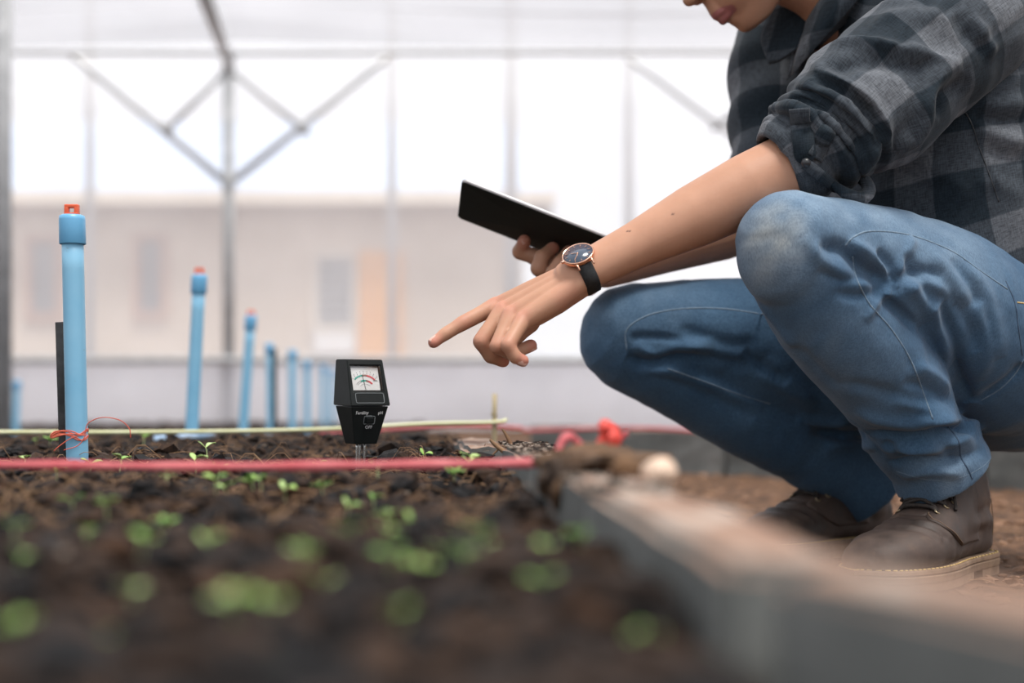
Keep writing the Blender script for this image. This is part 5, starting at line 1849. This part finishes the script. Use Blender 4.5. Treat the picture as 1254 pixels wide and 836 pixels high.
    side = np.cross(nd, front)
    cc = np.array((.452, 1.950, .772))
    R = []
    angs = np.linspace(math.radians(-173), math.radians(173), 70)       # 0 = nape
    for a in angs:
        d = -front * math.cos(a) + side * math.sin(a)
        e = max(0, (abs(math.degrees(a)) - 95) / 78.0)
        top = cc + d * .064 + nd * (.026 - .018 * e)
        mid = cc + d * .073 + nd * (.024 - .022 * e)
        low = cc + d * (.088 + .006 * e) + nd * (-.016 - .018 * e) + front * (.036 * e ** 2)
        inn = cc + d * .067 + nd * (-.03)
        R.append([inn, top, mid, (mid + low) / 2 + d * .004, low, low - d * .003, (mid + low) / 2 - d * .002])
    R = np.array(R)
    V2, F2 = rings_mesh(R, cap=True)
    obj('collar', V2, F2, M['plaid'], shirt, uv=vert_uv(F2, [(v[0] + v[1], v[2] * 1.0) for v in V2]))
    # the far leaf of the open collar, folded down over the chest
    rows = [[P(990, -4, 1.955), P(968, -6, 1.975), P(950, 2, 1.99)], [P(988, 24, 1.945), P(962, 22, 1.965), P(938, 26, 1.985)], [P(983, 48, 1.938), P(956, 52, 1.958), P(931, 48, 1.98)], [P(972, 62, 1.940), P(954, 74, 1.955), P(941, 78, 1.968)]]
    gx = np.array([catmull(r_, 12) for r_ in rows])
    gx = np.array([catmull(gx[:, j], 16) for j in range(12)]).transpose(1, 0, 2)
    nn_ = unit((-.55, -.8, .1))
    Rl = np.concatenate([gx, (gx - nn_ * .004)[:, ::-1]], axis=1)
    V2, F2 = rings_mesh(Rl)
    obj('collar_leaf', V2, F2, M['plaid'], shirt, uv=vert_uv(F2, [(v[0] - v[2] * .3, v[2] + .01) for v in V2]))
    # placket down the front
    p0 = cc + front * .075 - nd * .012
    pk = [p0, np.array((.425, 1.99, .66)) , np.array((.455, 1.975, .56))]
    Cp = catmull(pk, 20)
    V2, F2, uv2 = strip(Cp, np.tile(unit((-.8, -.2, -.3)), (20, 1)), .016, .002)
    obj('placket', V2, F2, M['plaid'], shirt, uv=uv2)
build_shirt()

# ------------------------------------------------------------------ boots
def boot_parts():
    """boot in local coordinates: heel at the origin, toe along +x, outer side along +y"""
    st = [(.002, .000, .012, .050, .045), (.012, .000, .031, .090, .022), (.045, .000, .0375, .110, .020), (.085, .000, .0385, .116, .020), (.120, .002, .0390, .108, .020),
          (.150, .003, .0425, .093, .020), (.180, .003, .0465, .079, .020), (.215, .001, .0490, .070, .020), (.245, -.003, .0470, .065, .020), (.270, -.006, .0400, .058, .021), (.288, -.009, .0280, .048, .023), (.298, -.011, .012, .034, .026)]
    st = np.array(st)
    q = np.linspace(0, len(st) - 1, 60)
    S = np.stack([np.interp(q, np.arange(len(st)), st[:, i]) for i in range(5)], 1)
    th = np.linspace(0, 2 * math.pi, 32, endpoint=False)
    R = []
    for x, cy, w, top, bot in S:
        c, s_ = np.cos(th), np.sin(th)
        h = (top - bot)
        zz = bot + h * 0.36 + np.where(s_ > 0, s_ * h * 0.64, np.sign(s_) * np.abs(s_) ** .5 * h * 0.36)
        yy = cy + w * np.sign(c) * np.abs(c) ** .75
        R.append(np.stack([np.full(32, x), yy, zz], 1))
    foot = rings_mesh(np.array(R))
    shaft = limb([(.060, 0, .06), (.056, 0, .10), (.054, 0, .105)], [.052, .050, .049], n=28, ref=(1, 0, 0), flat=.80)
    V, Fc = union([foot, shaft], .0023, 6, .5)
    tree = bvh(V, Fc)
    def down(x, y, lift=0.0):
        h = tree.ray_cast(Vector((x, y, .3)), Vector((0, 0, -1)))
        return np.array(h[0]) + np.array(h[1]) * lift if h[0] is not None else np.array((x, y, .05))
    def side(x, z_, sgn, lift=0.0):
        h = tree.ray_cast(Vector((x, sgn * .2, z_)), Vector((0, -sgn, 0)))
        return np.array(h[0]) + np.array(h[1]) * lift if h[0] is not None else np.array((x, sgn * .04, z_))
    def surf(x, deg, lift=0.0, tr=None):
        """point on the upper reached from outside at an angle from the vertical (positive: outer side)"""
        a_ = math.radians(deg)
        d_ = np.array((0, math.sin(a_), math.cos(a_)))
        o_ = np.array((x, 0, .045)) + d_ * .2
        h = (tr or tree).ray_cast(Vector(o_), Vector(-d_))
        if h[0] is None:
            return np.array((x, 0, .045)) + d_ * .04
        return np.array(h[0]) + d_ * lift
    N = normals_of(V, Fc)
    if N[V[:, 2].argmax()][2] < 0:
        N = -N
    D = np.zeros(len(V))
    def ridge(pts, amp, w):
        nonlocal D
        P2 = catmull(pts, 40)
        d = np.sqrt(((V[:, None] - P2[None]) ** 2).sum(2)).min(1)
        D += amp * np.exp(-(d / w) ** 2)
    # wrinkles across the vamp and round the ankle
    for x, a_ in ((.200, .0026), (.211, -.0024), (.222, .0024), (.233, -.0012)):
        ridge([surf(x - .016, 75), surf(x - .004, 45), surf(x, 0), surf(x - .004, -45), surf(x - .016, -75)], a_, .0045)
    ridge([surf(.03, 60), surf(.06, 62), surf(.095, 66)], .0022, .006)
    ridge([surf(.02, 48), surf(.05, 46), surf(.085, 50)], -.0022, .006)
    ridge([surf(.05, 75), surf(.10, 80), surf(.13, 85)], -.0015, .008)
    V = V + N * D[:, None]
    V = V + N * ((vnoise(V[:, 0] * 60, V[:, 1] * 60 + V[:, 2] * 50, 61) - .5) * .0022)[:, None]
    tree = bvh(V, Fc)
    # raised quarter panels carrying the eyelets, either side of the tongue
    def panel(sg):
        m_, n_ = 16, 18
        top = []
        for j in range(n_):
            ph = 20 + j / (n_ - 1) * 72
            x1 = float(np.interp(ph, (20, 27, 40, 62, 80, 92), (.174, .184, .192, .188, .170, .146)))
            x0 = .080
            for i in range(m_):
                x = x0 + (x1 - x0) * i / (m_ - 1)
                ed = min(i, m_ - 1 - i, j, n_ - 1 - j)
                top.append(surf(x, sg * ph, .0026 if ed > 0 else .0020))
        top = np.array(top)
        k = len(top)
        cen = np.stack([top[:, 0], np.zeros(k), np.full(k, .045)], 1)
        bot = top + (cen - top) / np.linalg.norm(cen - top, axis=1)[:, None] * .004
        Fp = []
        for j in range(n_ - 1):
            for i in range(m_ - 1):
                a_ = j * m_ + i
                Fp.append((a_, a_ + 1, a_ + m_ + 1, a_ + m_)); Fp.append((k + a_, k + a_ + m_, k + a_ + m_ + 1, k + a_ + 1))
        edge = list(range(m_)) + [j * m_ + m_ - 1 for j in range(1, n_)] + [(n_ - 1) * m_ + i for i in range(m_ - 2, -1, -1)] + [j * m_ for j in range(n_ - 2, 0, -1)]
        for i in range(len(edge)):
            a_, b_ = edge[i], edge[(i + 1) % len(edge)]
            Fp.append((b_, a_, k + a_, k + b_))
        return np.vstack([top, bot]), Fp
    panels = [panel(1), panel(-1)]
    # sole outline from the stations
    out = [(x, cy + w + .0065) for x, cy, w, *_ in st[1:-1]] + [(.303, -.008)] 
    pts = [(-.006, 0)] + [(x, y) for x, y in out] + [(.309, -.014)] + [(x, cy - w - .0055) for x, cy, w, *_ in st[1:-1]][::-1] + [(-.006, -.001)]
    pts = catmull([(*p, 0) for p in pts], 90)[:-1]
    def slab(z0, z1, ins0=0, ins1=0, sel=None):
        c = np.array((.15, 0, 0))
        R = []
        for zz, k in ((z0, ins0), (z0 + .0015, ins0 - .001), (z1 - .0015, ins1 - .001), (z1, ins1)):
            q = pts.copy()
            dv = q - np.array((np.clip(.15, 0, 1), 0, 0))
            nn = dv / np.linalg.norm(dv, axis=1)[:, None]
            q = q - nn * k; q[:, 2] = zz
            R.append(q)
        return rings_mesh(np.array(R))
    welt = slab(.0185, .0245, 0.001, 0.0015)
    mid = slab(.0085, .0180, .002, .001)
    def tread(x0, x1, z0, z1):
        sel = pts[(pts[:, 0] >= x0) & (pts[:, 0] <= x1)]
        ys_p = sel[sel[:, 1] >= 0]; ys_m = sel[sel[:, 1] < 0]
        xs = np.linspace(x0, x1, 14)
        op = np.interp(xs, ys_p[np.argsort(ys_p[:, 0])][:, 0], ys_p[np.argsort(ys_p[:, 0])][:, 1])
        om = np.interp(xs, ys_m[np.argsort(ys_m[:, 0])][:, 0], ys_m[np.argsort(ys_m[:, 0])][:, 1])
        loop = [(x, y * .97) for x, y in zip(xs, op)] + [(x, y * .97) for x, y in zip(xs[::-1], om[::-1])]
        R = [[(x, y, zz) for x, y in loop] for zz in (z0, z1)]
        return rings_mesh(np.array(R))
    heel = tread(.000, .080, -.002, .0090)
    fore = tread(.112, .300, -.001, .0090)
    # stitches along the welt
    stq = []
    L = len(pts)
    for i in range(0, L, 1):
        a, b_ = pts[i], pts[(i + 1) % L]
        dv = (a + b_) / 2 - np.array((.15, 0, 0))
        nn = unit(dv)
        a2 = a * .8 + b_ * .2 - nn * .0042; b2 = a * .2 + b_ * .8 - nn * .0042
        a2[2] = b2[2] = .0251
        stq.append(tube([a2, b2], .0009, n=5, samples=2))
    # tongue, laces, eyelets
    tg = []
    for x in np.linspace(.108, .184, 15):
        lf_ = .0022 + .010 * max(0, (.126 - x) / .018)
        row = [surf(x, q, lf_) for q in np.linspace(-24, 24, 9)]
        tg.append(row + [p - np.array((0, 0, .003)) for p in row[::-1]])
    tong = rings_mesh(np.array(tg))
    eye, lace = [], []
    rows = [.136, .153, .170]
    PH = 33
    for x in rows:
        for sg in (1, -1):
            p = surf(x, sg * PH, .0030)
            nn = unit((0, sg * math.sin(math.radians(PH + 6)), math.cos(math.radians(PH + 6))))
            T_, U_, W_ = frames(np.array([p, p + nn]))
            th = np.linspace(0, 2 * math.pi, 13)
            ring_ = np.array([p + .0034 * (math.cos(q) * U_[0] + math.sin(q) * W_[0]) for q in th])
            eye.append(tube(ring_, .0011, n=6, samples=13))
    def across(xa, xb, l0, l1, r=.0024):
        return tube([surf(xa, PH, .0025), surf(xa * .8 + xb * .2, 21, l0), surf((xa + xb) / 2, 0, l1), surf(xa * .2 + xb * .8, -21, l0), surf(xb, -PH, .0025)], r, n=8, samples=30)
    for x in rows:
        lace.append(across(x, x, .0062, .0068))
    for xa, xb in ((.136, .153), (.153, .136), (.153, .170), (.170, .153)):
        lace.append(across(xa, xb, .0075, .0095, .0021))
    lace.append(tube([surf(.128, 4, .010), surf(.132, 14, .014), surf(.138, 26, .013), surf(.143, 36, .008), surf(.147, 44, .004)], .0021, n=8, samples=24))
    lace.append(tube([surf(.128, -4, .010), surf(.134, -14, .015), surf(.142, -24, .013), surf(.150, -32, .008)], .0021, n=8, samples=24))
    seamq = [tube([surf(np.interp(ph, (20, 27, 40, 62, 80, 92), (.174, .184, .192, .188, .170, .146)) - .004, ph, .0030) for ph in np.linspace(24, 88, 20)], .0006, n=5, samples=40),
             tube([side(.024, .030, 1, .0006), side(.030, .060, 1, .0006), side(.036, .092, 1, .0006)], .0006, n=5, samples=24)]
    return dict(upper=(V, Fc), welt=welt, mid=mid, heel=heel, fore=fore, stitch=join(stq), tongue=tong, eyes=eye, laces=lace, seams=seamq, panels=panels)

def place_boot(bp, heel, toe, mirror, lift=0.0, pitch=0.0, scale=(1, 1, 1)):
    heel = np.array((*heel, 0.0)); d = unit(np.array((*toe, 0.0)) - heel)
    yv = np.cross(np.array((0, 0, 1.0)), d)             # left of the toe direction
    if mirror:
        yv = -yv
    A = np.array([d, yv, (0, 0, 1.0)])
    if pitch:
        d2 = d * math.cos(pitch) - np.array((0, 0, 1.0)) * math.sin(pitch)
        A = np.array([d2, yv, unit(np.cross(d2, np.cross((0, 0, 1.0), d2)))])
    def X(m): return heel + (np.asarray(m[0]) * np.array(scale)) @ A + (0, 0, lift), ([f[::-1] for f in m[1]] if mirror else m[1])
    b = obj('boot', *X(bp['upper']), M['leather'], person)
    obj('welt', *X(bp['welt']), M['sole'], b, smooth=False)
    obj('sole', *X(join([bp['mid'], bp['fore']])), M['sole'], b, smooth=False)
    obj('heel', *X(bp['heel']), M['sole'], b, smooth=False)
    obj('welt_stitching', *X(bp['stitch']), M['stitch'], b)
    obj('tongue', *X(bp['tongue']), M['leather'], b)
    for e in bp['eyes']:
        obj('eyelet', *X(e), M['brass'], b)
    for e in bp['laces']:
        obj('lace', *X(e), M['lace'], b)
    for e in bp['panels']:
        obj('quarter_panel', *X(e), M['leather'], b)
    for e in bp['seams']:
        obj('seam', *X(e), M['sole'], b)
bp = boot_parts()
place_boot(bp, (.614, 1.89), (.420, 1.66), False, scale=(1.04, 1.04, 1.04))
place_boot(bp, (.555, 2.13), (.36, 1.985), True)

# ------------------------------------------------------------------ wristwatch
def build_watch():
    c = W_DIAL + W_N * .0008
    ax, ay = W_W, W_E            # ay runs up the arm, ax across the wrist
    th = np.linspace(0, 2 * math.pi, 64, endpoint=False)
    def disc_ring(r, h): return c + r * (np.cos(th)[:, None] * ax + np.sin(th)[:, None] * ay) + W_N * h
    Rr = .0192
    case = rings_mesh(np.array([disc_ring(.014, -.0052), disc_ring(.0180, -.0050), disc_ring(Rr - .0002, -.0030), disc_ring(Rr, 0.0), disc_ring(Rr - .0004, .0012), disc_ring(Rr - .0013, .0014), disc_ring(Rr - .0016, .0004), disc_ring(.002, .0003)]))
    w = obj('wristwatch', *case, M['rose_gold'], person)
    obj('dial', *rings_mesh(np.array([disc_ring(Rr - .0016, .0003), disc_ring(Rr - .0016, .0007), disc_ring(.001, .0007)])), M['dial'], w)
    for k in range(12):
        a = k * math.pi / 6 + .1
        e1 = ax * math.cos(a) + ay * math.sin(a); e2 = -ax * math.sin(a) + ay * math.cos(a)
        obj('hour_mark', *box(c + e1 * .0142 + W_N * .0009, (.0014, .00032, .0002), [e1, e2, W_N]), M['rose_gold'], w, smooth=False)
    def hand(dirpx, L):
        d = np.array((dirpx[0], 0, -dirpx[1]), float); 
        # solve direction within the dial plane that runs this way in the picture
        Mx = np.array([[ax[0], ay[0]], [ax[2], ay[2]]])
        k = np.linalg.solve(Mx, np.array((d[0], d[2])))
        e1 = unit(ax * k[0] + ay * k[1]); e2 = np.cross(W_N, e1)
        obj('watch_hand', *box(c + e1 * L * .45 + W_N * .0013, (L * .55, .00035, .00015), [e1, e2, W_N]), M['rose_gold'], w, smooth=False)
    hand((-8, 0.3), .0085)
    hand((-4, 9.5), .0125)
    obj('hand_pin', *ellipsoid(c + W_N * .0013, (.0009, .0009, .0007)), M['rose_gold'], w)
    obj('crown', *tube([c - ay * (Rr - .001) - W_N * .001, c - ay * (Rr + .0028) - W_N * .001], .0018, n=12, samples=3), M['rose_gold'], w)
    # lugs and strap
    for sx in (-1, 1):
        for sy in (-1, 1):
            a = c + ax * sx * (Rr - .003) + ay * sy * .0092 - W_N * .001
            b_ = c + ax * sx * (Rr + .0040) + ay * sy * .0092 - W_N * .0055
            obj('lug', *tube([a, (a + b_) / 2 + W_N * .001, b_], .0012, n=8, samples=8), M['rose_gold'], w)
    wc = L_WR + W_E * .001
    def wrist(a):
        d = W_W * math.cos(a) + W_N * math.sin(a)
        o_ = wc + d * .08
        h = BODY_TREE.ray_cast(Vector(o_), Vector(-d))
        p = np.array(h[0]) if h[0] is not None else wc + d * .025
        return p, d
    a0, a1 = math.radians(52), math.radians(-232)
    R = []
    for a in np.linspace(a0, a1, 80):
        p, d = wrist(a)
        e = min(abs(a - a0), abs(a - a1))
        off = .0008 + .003 * max(0, 1 - e / .35)
        hw = .0088
        p = p + d * off
        R.append([p - W_E * hw, p + W_E * hw, p + W_E * hw + d * .0006, p + W_E * hw * .9 + d * .0021, p - W_E * hw * .9 + d * .0021, p - W_E * hw + d * .0006])
    R = np.array(R)
    # smooth the band
    for _ in range(8):
        R[1:-1] = (R[:-2] + 2 * R[1:-1] + R[2:]) / 4
    obj('strap', *rings_mesh(R), M['strap'], w)
    R2 = []
    for a in np.linspace(math.radians(-62), math.radians(-110), 20):
        p, d = wrist(a)
        p = p + d * (.0030 + .0006 * 0)
        hw = .0082
        R2.append([p - W_E * hw, p + W_E * hw, p + W_E * hw + d * .0014, p - W_E * hw + d * .0014])
    obj('strap_tail', *rings_mesh(np.array(R2)), M['strap_tan'], w)
build_watch()
